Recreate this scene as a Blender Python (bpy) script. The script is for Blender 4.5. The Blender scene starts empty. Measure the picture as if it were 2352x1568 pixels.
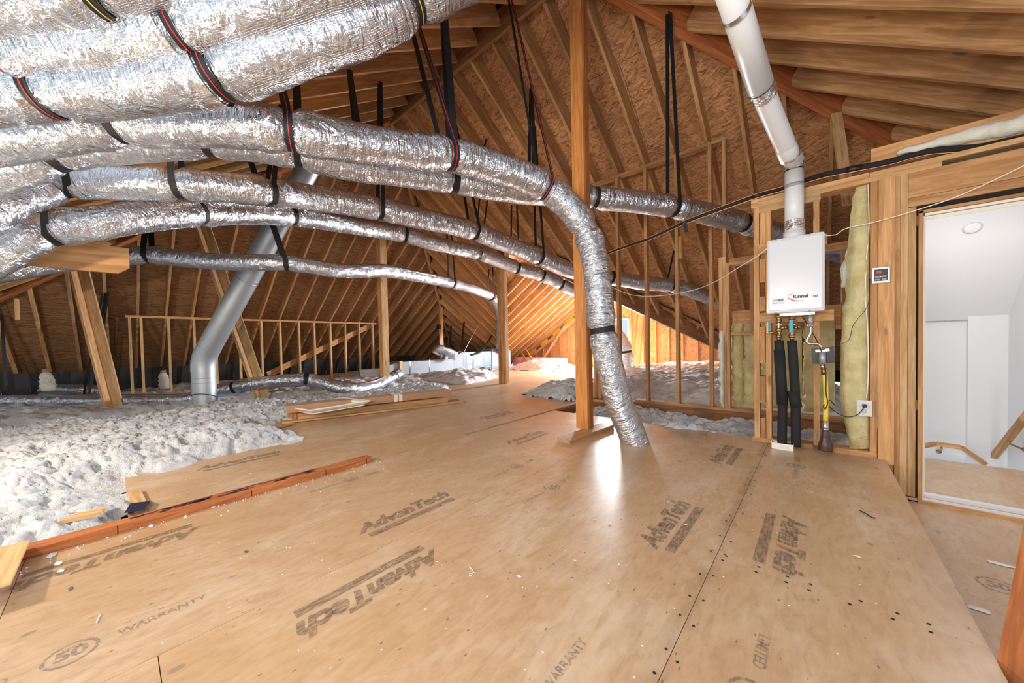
import bpy, bmesh, math, random
import numpy as np
from mathutils import Vector, Matrix, noise
random.seed(7); np.random.seed(7)
C = bpy.context.scene.collection
PI = math.pi

# ------------------------------------------------------------------ camera
F_PX, CY, YAW, PIT, ROL, HC = 800.0, 804.4, .7204, -.02137, -.02023, .95
def cam_axes():
    c, s = math.cos, math.sin
    f = np.array([-s(YAW)*c(PIT), c(YAW)*c(PIT), s(PIT)])
    r0 = np.array([c(YAW), s(YAW), 0.]); u0 = np.cross(r0, f)
    r = c(ROL)*r0 + s(ROL)*u0; u = -s(ROL)*r0 + c(ROL)*u0
    return r, u, f
CR, CU, CF = cam_axes()
CO = np.array([0, 0, HC])
cd = bpy.data.cameras.new('camera'); co = bpy.data.objects.new('camera', cd); C.objects.link(co)
cd.sensor_width = 36; cd.sensor_fit = 'HORIZONTAL'; cd.lens = 36*F_PX/2352; cd.shift_y = (CY-784)/2352
cd.clip_start = .02
mw = Matrix.Identity(4)
for i in range(3):
    mw[i][0] = CR[i]; mw[i][1] = CU[i]; mw[i][2] = -CF[i]; mw[i][3] = CO[i]
co.matrix_world = mw
bpy.context.scene.camera = co

# ------------------------------------------------------------------ view, world, lights
sc = bpy.context.scene
sc.view_settings.view_transform = 'Standard'; sc.view_settings.look = 'None'
sc.view_settings.gamma = 1; sc.view_settings.use_curve_mapping = False
sc.view_settings.exposure = 0.95
w = bpy.data.worlds.new('world'); sc.world = w; w.use_nodes = True
w.node_tree.nodes['Background'].inputs[0].default_value = (.86, .93, 1.0, 1)
w.node_tree.nodes['Background'].inputs[1].default_value = .58
def lamp(name, kind, loc, energy, color, size=.1, rot=None, **k):
    l = bpy.data.lights.new(name, kind); l.energy = energy; l.color = color
    if kind == 'AREA': l.size = size
    else: l.shadow_soft_size = size
    for a, b in k.items(): setattr(l, a, b)
    o = bpy.data.objects.new(name, l); C.objects.link(o); o.location = loc
    if rot: o.rotation_euler = rot
    return o
def aim(o, target):
    d = Vector(target) - o.location
    o.rotation_euler = d.to_track_quat('-Z', 'Y').to_euler()
lamp('work_lamp', 'POINT', (-3.7, -1.6, 1.35), 120, (1, .83, .62), .05)
a = lamp('added_roof_fill', 'AREA', (-.5, -.9, 1.35), 38, (1, .94, .87), .6); aim(a, (-3.0, 4.0, 3.4))  # added soft fill behind the camera, brightens roof and ducts
a = lamp('hall_lamp', 'AREA', (1.3, -2.0, 1.2), 22, (1, .97, .93), .5); aim(a, (.2, 2.6, -.2))
lamp('added_wing_fill', 'POINT', (-4.55, 8.6, 1.2), 45, (1, .88, .74), .3)  # added fill with no known bulb, brightens the wing
a = lamp('window_daylight', 'AREA', (-5.37, 11.46, 1.03), 640, (.88, .94, 1), 1.0); aim(a, (-4.6, 2, -.2))
a = lamp('stair_ceiling_lamp', 'AREA', (.95, 4.35, 2.0), 7, (1, .97, .92), .5); aim(a, (.95, 4.9, 0))
sc.cycles.max_bounces = 10; sc.cycles.diffuse_bounces = 6

# ------------------------------------------------------------------ pixel helpers (reference frame 2352x1568): a ray meets a real plane
def ray(px, py): return CR*(px-1176)/F_PX - CU*(py-CY)/F_PX + CF
def on(ax, val, px, py):
    d = ray(px, py); return CO + d*(val-CO[ax])/d[ax]
def dep(px, py, d): return CO + ray(px, py)*d
def pr(p):
    q = np.array(p, float)-CO; z = q@CF
    return 1176+F_PX*(q@CR)/z, CY-F_PX*(q@CU)/z
P = .667
SL = dict(R=((0, P, 1), 6.95), L=((-P, 0, 1), 8.45), B=((0, -P, 1), 2.66), E=((P, 0, 1), 3.51), N=((-P, 0, 1), 6.55), V=((P, 0, 1), -.335))
def roofz(x, y):
    z = min((c - n[0]*x - n[1]*y) for n, c in (SL['R'], SL['L'], SL['B'], SL['E']))
    return z
def onroof(px, py):
    d = ray(px, py); best = None
    for n, c in (SL['R'], SL['L'], SL['B'], SL['E']):
        n = np.array(n); dn = n@d
        if dn > 1e-6:
            t = (c-n@CO)/dn
            if best is None or t < best: best = t
    return CO+d*best
YR, ZR, XE, XW, XV, YV = 3.22, 4.80, -1.93, -5.46, -5.16, 5.76

# ------------------------------------------------------------------ materials
def mk(name):
    m = bpy.data.materials.new(name); m.use_nodes = True
    nt = m.node_tree; b = nt.nodes['Principled BSDF']
    return m, nt, b
class N:
    def __init__(s, nt): s.nt = nt
    def n(s, t, **k):
        o = s.nt.nodes.new(t)
        for a, b in k.items(): setattr(o, a, b)
        return o
    def l(s, a, b): s.nt.links.new(a, b)
    def coords(s, kind='Object', scale=(1, 1, 1), rot=(0, 0, 0), rnd=0):
        t = s.n('ShaderNodeTexCoord'); mp = s.n('ShaderNodeMapping')
        mp.inputs['Scale'].default_value = scale; mp.inputs['Rotation'].default_value = rot
        if rnd:
            oi = s.n('ShaderNodeObjectInfo'); mu = s.n('ShaderNodeMath', operation='MULTIPLY'); mu.inputs[1].default_value = rnd
            s.l(oi.outputs['Random'], mu.inputs[0])
            ad = s.n('ShaderNodeVectorMath', operation='ADD'); s.l(t.outputs[kind], ad.inputs[0]); s.l(mu.outputs[0], ad.inputs[1])
            s.l(ad.outputs[0], mp.inputs[0])
        else: s.l(t.outputs[kind], mp.inputs[0])
        return mp.outputs[0]
    def noise(s, v, scale, detail=4, rough=.55, dist=0):
        t = s.n('ShaderNodeTexNoise'); t.inputs['Scale'].default_value = scale; t.inputs['Detail'].default_value = detail
        t.inputs['Roughness'].default_value = rough; t.inputs['Distortion'].default_value = dist
        s.l(v, t.inputs['Vector']); return t.outputs['Fac']
    def ramp(s, f, stops):
        r = s.n('ShaderNodeValToRGB'); e = r.color_ramp.elements
        while len(e) < len(stops): e.new(.5)
        for x, (p, c) in zip(e, stops): x.position = p; x.color = c if len(c) == 4 else (*c, 1)
        s.l(f, r.inputs[0]); return r.outputs[0]
    def mix(s, f, a, b, mode='MIX'):
        m = s.n('ShaderNodeMix', data_type='RGBA', blend_type=mode)
        for x, i in ((f, 0), (a, 6), (b, 7)):
            if isinstance(x, (int, float)): m.inputs[i].default_value = x
            elif isinstance(x, tuple): m.inputs[i].default_value = (*x, 1) if len(x) == 3 else x
            else: s.l(x, m.inputs[i])
        return m.outputs[2]
    def math(s, op, a, b=None):
        m = s.n('ShaderNodeMath', operation=op)
        for i, x in enumerate((a, b)):
            if x is None: continue
            if isinstance(x, (int, float)): m.inputs[i].default_value = x
            else: s.l(x, m.inputs[i])
        return m.outputs[0]
    def bump(s, h, b, strength=.3, dist=.01):
        o = s.n('ShaderNodeBump'); o.inputs['Strength'].default_value = strength; o.inputs['Distance'].default_value = dist
        s.l(h, o.inputs['Height']); s.l(o.outputs[0], b.inputs['Normal'])
def plain(name, col, rough=.6, metal=0, bump=0, bscale=40, emit=0, var=.0):
    m, nt, b = mk(name); g = N(nt)
    b.inputs['Base Color'].default_value = (*col, 1); b.inputs['Roughness'].default_value = rough; b.inputs['Metallic'].default_value = metal
    v = g.coords()
    if var:
        f = g.noise(v, 6, 4)
        g.l(g.mix(f, tuple(c*(1-var) for c in col), tuple(min(1, c*(1+var)) for c in col)), b.inputs['Base Color'])
    if bump: g.bump(g.noise(v, bscale, 5), b, bump)
    if emit: b.inputs['Emission Color'].default_value = (*col, 1); b.inputs['Emission Strength'].default_value = emit
    return m
def wood(name, light, dark, knot=.5, rough=.62, grain=1.0):
    m, nt, b = mk(name); g = N(nt)
    v = g.coords(scale=(1.2, 14, 14), rnd=37)
    n1 = g.noise(v, 1.6*grain, 5, .6, 1.2)
    v2 = g.coords(scale=(3, 90, 90), rnd=19); n2 = g.noise(v2, 1.5, 3, .6)
    col = g.ramp(n1, [(.34, tuple(c*.8 for c in dark)), (.47, dark), (.54, tuple((a+c)/2 for a, c in zip(light, dark))), (.64, light)])
    col = g.mix(g.math('MULTIPLY', n2, .5), col, tuple(c*.72 for c in dark))
    oi = g.n('ShaderNodeObjectInfo')
    hs = g.n('ShaderNodeHueSaturation'); g.l(col, hs.inputs['Color'])
    g.l(g.math('ADD', g.math('MULTIPLY', oi.outputs['Random'], .34), .83), hs.inputs['Value'])
    col = hs.outputs[0]
    vk = g.n('ShaderNodeTexVoronoi'); vk.inputs['Scale'].default_value = 2.2; g.l(g.coords(scale=(.8, 2.6, 2.6), rnd=53), vk.inputs['Vector'])
    kf = g.ramp(vk.outputs['Distance'], [(.0, (1, 1, 1)), (.06, (1, 1, 1)), (.10, (0, 0, 0))])
    col = g.mix(g.math('MULTIPLY', kf, knot), col, (.06, .025, .01))
    g.l(col, b.inputs['Base Color']); b.inputs['Roughness'].default_value = rough
    b.inputs['Specular IOR Level'].default_value = .3
    g.bump(n2, b, .12, .004)
    return m
def osb(name, a, c, d, spread=1.0, rough=.75):
    """oriented strand board: long random strands in three directions, laid out in the sheet's own UV (metres)"""
    m, nt, b = mk(name); g = N(nt)
    uv = g.n('ShaderNodeTexCoord').outputs['UV']
    wob = g.n('ShaderNodeTexNoise'); wob.inputs['Scale'].default_value = 9; g.l(uv, wob.inputs['Vector'])
    wv = g.n('ShaderNodeVectorMath', operation='SCALE'); g.l(wob.outputs['Color'], wv.inputs[0]); wv.inputs['Scale'].default_value = .018
    base = g.n('ShaderNodeVectorMath', operation='ADD'); g.l(uv, base.inputs[0]); g.l(wv.outputs[0], base.inputs[1])
    outs = []
    for rx, sx, sy in ((.12, 9, 62), (-.55*spread, 12, 75), (.75*spread, 11, 68)):
        mp = g.n('ShaderNodeMapping'); mp.vector_type = 'TEXTURE'; mp.inputs['Rotation'].default_value = (0, 0, rx); mp.inputs['Scale'].default_value = (1/sx, 1/sy, 1); g.l(base.outputs[0], mp.inputs[0])
        vo = g.n('ShaderNodeTexVoronoi', voronoi_dimensions='2D'); vo.inputs['Scale'].default_value = 1; g.l(mp.outputs[0], vo.inputs['Vector'])
        sp = g.n('ShaderNodeSeparateColor'); g.l(vo.outputs['Color'], sp.inputs[0]); outs.append((sp.outputs[0], sp.outputs[1]))
    sel = g.math('GREATER_THAN', outs[0][1], .5); sel2 = g.math('GREATER_THAN', outs[1][1], .6)
    mx = g.n('ShaderNodeMix'); g.l(sel, mx.inputs[0]); g.l(outs[2][0], mx.inputs[2]); g.l(outs[0][0], mx.inputs[3])
    mx2 = g.n('ShaderNodeMix'); g.l(sel2, mx2.inputs[0]); g.l(mx.outputs[0], mx2.inputs[2]); g.l(outs[1][0], mx2.inputs[3])
    f = mx2.outputs[0]
    col = g.ramp(f, [(0, d), (.10, tuple((x+y)/2 for x, y in zip(a, d))), (.35, a), (.8, c), (1, tuple(min(1, x*1.15) for x in c))])
    big = g.noise(uv, 1.6, 4)
    col = g.mix(g.math('MULTIPLY', big, .4), col, tuple(x*.6 for x in a))
    g.l(col, b.inputs['Base Color']); b.inputs['Roughness'].default_value = rough
    b.inputs['Specular IOR Level'].default_value = .25
    g.bump(f, b, .3, .004)
    return m
def subfloor(name):
    m, nt, b = mk(name); g = N(nt)
    v = g.coords()
    flake = g.noise(g.coords(scale=(30, 9, 1), rnd=5), 1.2, 6, .65, .6)
    flake2 = g.noise(g.coords(scale=(22, 60, 1), rot=(0, 0, .5), rnd=11), 1.0, 4, .6)
    col = g.ramp(flake, [(.28, (.36, .22, .125)), (.5, (.53, .355, .215)), (.68, (.62, .44, .285))])
    col = g.mix(g.math('MULTIPLY', flake2, .4), col, (.68, .51, .35))
    big = g.noise(g.coords(), .9, 3, .5); col = g.mix(g.ramp(big, [(.4, (0, 0, 0)), (.7, (.45, .45, .45))]), col, (.46, .25, .10))
    fine = g.n('ShaderNodeTexVoronoi'); fine.inputs['Scale'].default_value = 1; fine.inputs['Randomness'].default_value = 1
    g.l(g.coords(scale=(46, 18, 1), rnd=3), fine.inputs['Vector'])
    sp = g.ramp(fine.outputs['Distance'], [(.0, (1, 1, 1)), (.10, (1, 1, 1)), (.16, (0, 0, 0))])
    rn = g.n('ShaderNodeSeparateColor'); g.l(fine.outputs['Color'], rn.inputs[0])
    sp = g.math('MULTIPLY', sp, g.math('GREATER_THAN', rn.outputs[0], .82))
    col = g.mix(g.math('MULTIPLY', sp, .8), col, (.10, .055, .03))
    # worn print ticks
    tk = g.n('ShaderNodeTexVoronoi'); tk.inputs['Scale'].default_value = 1; g.l(g.coords(scale=(4.2, 2.6, 1)), tk.inputs['Vector'])
    tf = g.ramp(tk.outputs['Distance'], [(.0, (1, 1, 1)), (.045, (1, 1, 1)), (.06, (0, 0, 0))])
    tf = g.math('MULTIPLY', tf, g.noise(v, 60, 3))
    col = g.mix(tf, col, (.10, .09, .08))
    # foot-worn dirt along one sheet joint and broad warm / pale mottling
    sx = g.n('ShaderNodeSeparateXYZ'); g.l(v, sx.inputs[0])
    dj = g.math('ABSOLUTE', g.math('ADD', sx.outputs[0], .342))
    dj = g.math('MULTIPLY', g.ramp(dj, [(0, (1, 1, 1)), (.05, (0, 0, 0))]), g.ramp(g.noise(g.coords(scale=(3, 1, 1)), 2.5, 4), [(.4, (0, 0, 0)), (.65, (.75, .75, .75))]))
    col = g.mix(dj, col, (.17, .085, .04))
    mo = g.noise(g.coords(scale=(1.3, .8, 1), rnd=7), 2.6, 5, .6, .8)
    col = g.mix(g.ramp(mo, [(.42, (0, 0, 0)), (.68, (.5, .5, .5))]), col, (.46, .26, .12))
    col = g.mix(g.ramp(mo, [(.25, (.5, .5, .5)), (.45, (0, 0, 0))]), col, (.66, .52, .40))
    g.l(col, b.inputs['Base Color']); b.inputs['Specular IOR Level'].default_value = .6
    g.l(g.ramp(g.noise(v, 2.2, 5), [(.35, (.29, .29, .29)), (.7, (.43, .43, .43))]), b.inputs['Roughness'])
    g.bump(flake, b, .06, .002)
    return m
def foil(name, tint=(.64, .68, .74), rough=.13, sb=.75):
    m, nt, b = mk(name); g = N(nt)
    uv = g.n('ShaderNodeTexCoord').outputs['UV']
    def mp(sx, sy, rot=0):
        q = g.n('ShaderNodeMapping'); q.inputs['Scale'].default_value = (sx, sy, 1); q.inputs['Rotation'].default_value = (0, 0, rot); g.l(uv, q.inputs[0]); return q.outputs[0]
    n1 = g.noise(mp(95, 9, .12), 1, 3, .6, .8)
    n2 = g.noise(mp(30, 4.5, -.25), 1, 3, .55, 1.2)
    n3 = g.noise(mp(11, 9, .3), 1, 4, .55, 1.6)
    h = g.math('ADD', g.math('MULTIPLY', n1, .30), g.math('ADD', g.math('MULTIPLY', n2, 1.0), g.math('MULTIPLY', n3, 1.5)))
    sc2 = g.n('ShaderNodeTexWave'); sc2.wave_type = 'BANDS'; sc2.bands_direction = 'Y'; sc2.inputs['Scale'].default_value = 1
    sc2.inputs['Distortion'].default_value = 3.5; sc2.inputs['Detail Scale'].default_value = 2; g.l(mp(5, 34), sc2.inputs['Vector'])
    h = g.math('ADD', h, g.math('MULTIPLY', g.ramp(sc2.outputs['Fac'], [(.93, (0, 0, 0)), (1, (1, 1, 1))]), .10))
    b.inputs['Metallic'].default_value = 1; b.inputs['Base Color'].default_value = (*tint, 1)
    g.l(g.ramp(n3, [(.3, (rough*.7,)*3), (.7, (rough*1.6,)*3)]), b.inputs['Roughness'])
    g.bump(h, b, sb, .02)
    return m
def fluff(name, col, dark, bs=1):
    m, nt, b = mk(name); g = N(nt); v = g.coords()
    n1 = g.noise(v, 55, 6, .7); n2 = g.noise(v, 9, 4)
    c = g.ramp(n2, [(.3, dark), (.6, col)])
    g.l(c, b.inputs['Base Color']); b.inputs['Roughness'].default_value = 1; b.inputs['Specular IOR Level'].default_value = .05
    g.bump(n1, b, .8*bs, .04)
    return m
def printed(name, col=(.075, .068, .06), amount=.5):
    m, nt, b = mk(name); g = N(nt)
    b.inputs['Base Color'].default_value = (*col, 1); b.inputs['Roughness'].default_value = .55
    tr = g.n('ShaderNodeBsdfTransparent'); mx = g.n('ShaderNodeMixShader')
    t = g.n('ShaderNodeTexCoord'); ge = g.n('ShaderNodeNewGeometry')
    mp = g.n('ShaderNodeMapping'); mp.inputs['Scale'].default_value = (110, 20, 1); g.l(ge.outputs['Position'], mp.inputs[0])
    f = g.ramp(g.noise(mp.outputs[0], 1, 4, .7), [(.38, (.08,)*3), (.60, (amount,)*3)])
    g.l(f, mx.inputs[0]); g.l(tr.outputs[0], mx.inputs[1]); g.l(b.outputs[0], mx.inputs[2])
    g.l(mx.outputs[0], nt.nodes['Material Output'].inputs[0])
    return m
M = dict(
    pine=wood('pine', (.70, .40, .185), (.50, .255, .10)),
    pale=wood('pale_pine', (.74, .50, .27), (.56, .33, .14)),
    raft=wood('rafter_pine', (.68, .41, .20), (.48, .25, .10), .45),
    red=wood('red_fir', (.58, .21, .065), (.40, .125, .04), .15),
    dark=wood('dark_beam', (.36, .17, .075), (.23, .10, .04), .2),
    osb=osb('strand_board', (.55, .27, .12), (.72, .40, .19), (.25, .105, .04)), osbl=osb('strand_board_along_shaded', (.44, .25, .125), (.58, .35, .18), (.17, .085, .04), .3),  # osbl is a darker copy: left slope's shade put into its colour
    osbw=osb('wall_strand_board', (.50, .27, .12), (.62, .36, .17), (.25, .12, .05)),
    floor=subfloor('subfloor'),
    foil=foil('foil_jacket'),
    foil2=foil('foil_tape', (.8, .8, .82), .12, .8),
    strap=plain('black_webbing', (.006, .006, .007), .65, 0, .3, 220),
    redthread=plain('red_thread', (.55, .02, .02), .6), yelthread=plain('yellow_thread', (.6, .42, .03), .6),
    galv=plain('galvanized_steel', (.42, .46, .50), .5, .65, .05, 12, 0, .12),
    pvc=plain('white_plastic', (.72, .73, .74), .35), enamel=plain('white_enamel', (.66, .68, .72), .25),
    black=plain('black_foam', (.012, .012, .013), .8, 0, .3, 160), blkp=plain('black_plastic', (.01, .01, .01), .4),
    fluff=fluff('white_loose_fill', (.88, .90, .94), (.70, .71, .74)),
    batt=fluff('yellow_fiberglass', (.86, .76, .42), (.66, .55, .25), .8), battw=fluff('pale_fiberglass', (.85, .84, .76), (.7, .66, .5), .6),
    pink=plain('pink_foam', (.90, .58, .66), .7, 0, .05, 30), pinkd=plain('pink_print', (.78, .30, .42), .7),
    wall=plain('white_drywall', (.74, .745, .76), .85, 0, .02, 60),
    card=plain('brown_cardboard', (.46, .27, .16), .8, 0, .1, 25, 0, .15), cream=plain('cream_paint', (.86, .82, .68), .5),
    brass=plain('brass', (.36, .22, .10), .35, .9), steel=plain('zinc_steel', (.62, .63, .64), .3, .95), teal=plain('teal_vinyl', (.02, .30, .36), .4),
    yellow=plain('yellow_jacket', (.85, .62, .06), .45), brown=plain('brown_rubber', (.075, .03, .024), .35),
    wire=plain('white_wire', (.85, .80, .70), .5), copper=plain('copper', (.70, .32, .17), .35, .9),
    gap=plain('dark_gap', (.02, .013, .009), .9), grey=plain('grey_plastic', (.30, .31, .33), .4), cabinet=plain('blue_grey_enamel', (.09, .125, .155), .5), plen=plain('pale_grey_sheet', (.24, .27, .30), .6), trunk=foil('trunk_foil', (.45, .5, .55), .35, .3),
    ink=plain('black_ink', (.01, .01, .01), .5), redink=plain('red_ink', (.62, .01, .015), .45), blueink=plain('blue_ink', (.03, .06, .25), .5), wrap=plain('dark_blue_film', (.015, .02, .05), .35), joist=wood('joist_pine', (.66, .38, .17), (.46, .235, .09), .3, .62, .35), orange=wood('orange_fir', (.74, .33, .10), (.58, .22, .055), .25),
    redled=plain('red_led', (1, .02, .03), .5, 0, 0, 40, .8), greenled=plain('green_led', (.3, 1, .1), .5, 0, 0, 40, 3),
    stamp=printed('worn_grey_print'), stampl=printed('faint_grey_print', (.16, .15, .13), .55), blueprint=printed('blue_wear', (.03, .03, .07), .95),
    glassm=None, corr=plain('dark_vent_chute', (.05, .048, .05), .7), oval=plain('grey_slug', (.12, .13, .13), .5), yvent=plain('yellow_gap_light', (.9, .6, .03), .6),
)
m, nt, b = mk('window_glass'); b.inputs['Transmission Weight'].default_value = 1; b.inputs['Roughness'].default_value = 0; b.inputs['IOR'].default_value = 1.02; M['glassm'] = m

# ------------------------------------------------------------------ object helpers
def tag(o, label=None, cat=None, group=None, kind=None):
    for k, v in (('label', label), ('category', cat), ('group', group), ('kind', kind)):
        if v: o[k] = v
    return o
def link(o, parent=None):
    C.objects.link(o)
    if parent is not None:
        o.parent = parent; o.matrix_parent_inverse = Matrix.Translation(-Vector(parent.get('_o', (0, 0, 0))))
    return o
def empty(name, loc=(0, 0, 0), label=None, cat=None, group=None, kind=None):
    o = bpy.data.objects.new(name, None); C.objects.link(o); o.location = loc; o['_o'] = tuple(float(x) for x in loc)
    o.empty_display_size = .1
    return tag(o, label, cat, group, kind)
def mesh(name, verts, faces, mat, parent=None, smooth=False, uv=None):
    me = bpy.data.meshes.new(name); me.from_pydata([tuple(map(float, v)) for v in verts], [], faces)
    if mat: me.materials.append(mat)
    if smooth: me.polygons.foreach_set('use_smooth', [True]*len(me.polygons))
    if uv is not None:
        l = me.uv_layers.new(name='UVMap'); vi = np.empty(len(me.loops), int); me.loops.foreach_get('vertex_index', vi)
        l.data.foreach_set('uv', np.asarray(uv, dtype=np.float32)[vi].ravel())
    me.update()
    return link(bpy.data.objects.new(name, me), parent)
BOXF = [(0, 3, 2, 1), (4, 5, 6, 7), (0, 1, 5, 4), (1, 2, 6, 5), (2, 3, 7, 6), (3, 0, 4, 7)]
_cache = {}
def boxmesh(l, w, h, mat, bev=0):
    k = (round(l, 3), round(w, 4), round(h, 4), mat.name, bev)
    if k in _cache: return _cache[k]
    bm = bmesh.new(); bmesh.ops.create_cube(bm, size=1); bmesh.ops.scale(bm, vec=(l, w, h), verts=bm.verts)
    if bev: bmesh.ops.bevel(bm, geom=bm.edges[:], offset=bev, segments=2, affect='EDGES', profile=.6)
    me = bpy.data.meshes.new('box'); bm.to_mesh(me); bm.free(); me.materials.append(mat); _cache[k] = me
    return me
def board(name, p0, p1, wd, ht, mat, parent=None, up=(0, 0, 1), bev=0.0):
    """a board whose axis runs p0 -> p1; ht is measured along up, wd across"""
    p0 = Vector(p0); p1 = Vector(p1); x = (p1-p0); L = x.length; x.normalize()
    u = Vector(up); y = u.cross(x)
    if y.length < 1e-4: y = Vector((1, 0, 0)).cross(x)
    y.normalize(); z = x.cross(y)
    o = bpy.data.objects.new(name, boxmesh(L, wd, ht, mat, bev))
    m = Matrix.Identity(4)
    for i in range(3): m[i][0] = x[i]; m[i][1] = y[i]; m[i][2] = z[i]; m[i][3] = (p0[i]+p1[i])/2
    link(o, parent); o.matrix_basis = m
    return o
def box(name, lo, hi, mat, parent=None, bev=0):
    lo = np.minimum(lo, hi) if False else np.array(lo, float); hi = np.array(hi, float)
    c = (lo+hi)/2; s = np.abs(hi-lo)
    ax = int(np.argmax(s))     # grain follows the longest side
    o = bpy.data.objects.new(name, None)
    if ax == 0: me = boxmesh(s[0], s[1], s[2], mat, bev); r = Matrix.Identity(3)
    elif ax == 1: me = boxmesh(s[1], s[0], s[2], mat, bev); r = Matrix(((0, -1, 0), (1, 0, 0), (0, 0, 1)))
    else: me = boxmesh(s[2], s[1], s[0], mat, bev); r = Matrix(((0, 0, -1), (0, 1, 0), (1, 0, 0)))
    bpy.data.objects.remove(o)
    o = bpy.data.objects.new(name, me); link(o, parent); mm = r.to_4x4(); mm.translation = Vector(c); o.matrix_basis = mm
    return o
def catmull(pts, step):
    pts = np.array(pts, float); n = len(pts); out = []
    for i in range(n-1):
        p0 = pts[max(i-1, 0)]; p1 = pts[i]; p2 = pts[i+1]; p3 = pts[min(i+2, n-1)]
        k = max(2, int(np.linalg.norm((p2-p1)[:3])/step))
        for t in np.arange(k)/k:
            out.append(.5*((2*p1)+(-p0+p2)*t+(2*p0-5*p1+4*p2-p3)*t*t+(-p0+3*p1-3*p2+p3)*t**3))
    out.append(pts[-1]); return np.array(out)
def frames(path):
    T = np.gradient(path, axis=0); T /= np.linalg.norm(T, axis=1)[:, None]
    ref = np.array([0, 0, 1.]) if abs(T[0][2]) < .9 else np.array([1., 0, 0])
    Nn = []; n = ref - T[0]*(ref@T[0]); n /= np.linalg.norm(n)
    for t in T:
        n = n - t*(n@t); n /= np.linalg.norm(n); Nn.append(n.copy())
    Nn = np.array(Nn); Bn = np.cross(T, Nn)
    return T, Nn, Bn
def tube(name, path, rad, mat, parent=None, seg=12, cap=True, disp=None, smooth=True):
    path = np.array(path, float); T, Nn, Bn = frames(path); n = len(path)
    rad = np.broadcast_to(np.asarray(rad, float), (n,))
    s = np.concatenate([[0], np.cumsum(np.linalg.norm(np.diff(path, axis=0), axis=1))])
    th = np.arange(seg+1)/seg*2*PI
    R = rad[:, None]*np.ones(seg+1)[None]
    if disp is not None:
        d = disp(s, th[:-1]); R = R + np.concatenate([d, d[:, :1]], 1)
    V = path[:, None, :] + R[..., None]*(np.cos(th)[None, :, None]*Nn[:, None]+np.sin(th)[None, :, None]*Bn[:, None])
    uv = np.stack([np.repeat(s[:, None], seg+1, 1), (th/(2*PI)*2*PI*rad.mean())[None].repeat(n, 0)], -1).reshape(-1, 2)
    V = V.reshape(-1, 3); k = seg+1
    faces = [(i*k+j, i*k+j+1, (i+1)*k+j+1, (i+1)*k+j) for i in range(n-1) for j in range(seg)]
    if cap: faces += [tuple(range(seg-1, -1, -1)), tuple((n-1)*k+j for j in range(seg))]
    return mesh(name, V, faces, mat, parent, smooth, uv)
def vnoise(u, v, seed=0):
    """smooth value noise, period-free in u, periodic handled by caller; arrays"""
    rs = np.random.RandomState(seed); tab = rs.rand(4096)
    iu = np.floor(u).astype(int); iv = np.floor(v).astype(int); fu = u-iu; fv = v-iv
    fu = fu*fu*(3-2*fu); fv = fv*fv*(3-2*fv)
    h = lambda a, b_: tab[(a*73856093 ^ b_*19349663) & 4095]
    return (h(iu, iv)*(1-fu)+h(iu+1, iv)*fu)*(1-fv)+(h(iu, iv+1)*(1-fu)+h(iu+1, iv+1)*fu)*fv
def clip(poly, a, b_, side_pts=None):
    pass
def clip_poly(subj, conv):
    """Sutherland-Hodgman, conv counter-clockwise"""
    out = list(subj)
    for i in range(len(conv)):
        a = conv[i]; b_ = conv[(i+1) % len(conv)]; inp = out; out = []
        if not inp: return []
        ins = lambda p: (b_[0]-a[0])*(p[1]-a[1])-(b_[1]-a[1])*(p[0]-a[0]) >= -1e-9
        def inter(p, q):
            d1 = (b_[0]-a[0])*(p[1]-a[1])-(b_[1]-a[1])*(p[0]-a[0]); d2 = (b_[0]-a[0])*(q[1]-a[1])-(b_[1]-a[1])*(q[0]-a[0])
            t = d1/(d1-d2); return (p[0]+(q[0]-p[0])*t, p[1]+(q[1]-p[1])*t)
        for j in range(len(inp)):
            p = inp[j-1]; q = inp[j]
            if ins(q):
                if not ins(p): out.append(inter(p, q))
                out.append(q)
            elif ins(p): out.append(inter(p, q))
    return out
def text(name, body, mat, parent, loc, xdir, ydir, size, sx=1.0, shear=0, bold=0, align='CENTER'):
    cu = bpy.data.curves.new(name, 'FONT'); cu.body = body; cu.size = size; cu.align_x = align; cu.align_y = 'CENTER'; cu.shear = shear; cu.offset = bold
    cu.materials.append(mat)
    tmp = bpy.data.objects.new('tmp', cu); C.objects.link(tmp)
    me = bpy.data.meshes.new_from_object(tmp); bpy.data.objects.remove(tmp); bpy.data.curves.remove(cu)
    if not me.materials: me.materials.append(mat)
    o = bpy.data.objects.new(name, me); link(o, parent)
    x = Vector(xdir).normalized(); y = Vector(ydir).normalized(); z = x.cross(y); m = Matrix.Identity(4)
    for i in range(3): m[i][0] = x[i]*sx; m[i][1] = y[i]; m[i][2] = z[i]; m[i][3] = loc[i]
    o.matrix_basis = m
    return o
def quad(name, pts, mat, parent): return mesh(name, pts, [tuple(range(len(pts)))], mat, parent)

# ================================================================== SETTING: roof
roof = empty('ceiling', (0, 0, 0), kind='structure')
tag(roof, 'exposed hip roof of pine rafters and strand board sheathing over the attic')
RH = .235                                                    # rafter depth
nrm = lambda key: np.array(SL[key][0])/np.linalg.norm(SL[key][0])
def plz(key, x, y): n, c = SL[key]; return c-n[0]*x-n[1]*y
def rafter(key, a, b_, mat=None, wd=.038, name='rafter'):
    """a, b_ = (x, y) of the ends of the underside line on a slope"""
    n = nrm(key); off = n*RH/2
    p0 = np.array([a[0], a[1], plz(key, *a)])+off; p1 = np.array([b_[0], b_[1], plz(key, *b_)])+off
    if np.linalg.norm(p1-p0) < .25: return
    return board(name, p0, p1, wd, RH, mat or M['raft'], roof, up=n)
EA = 10.42
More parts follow.
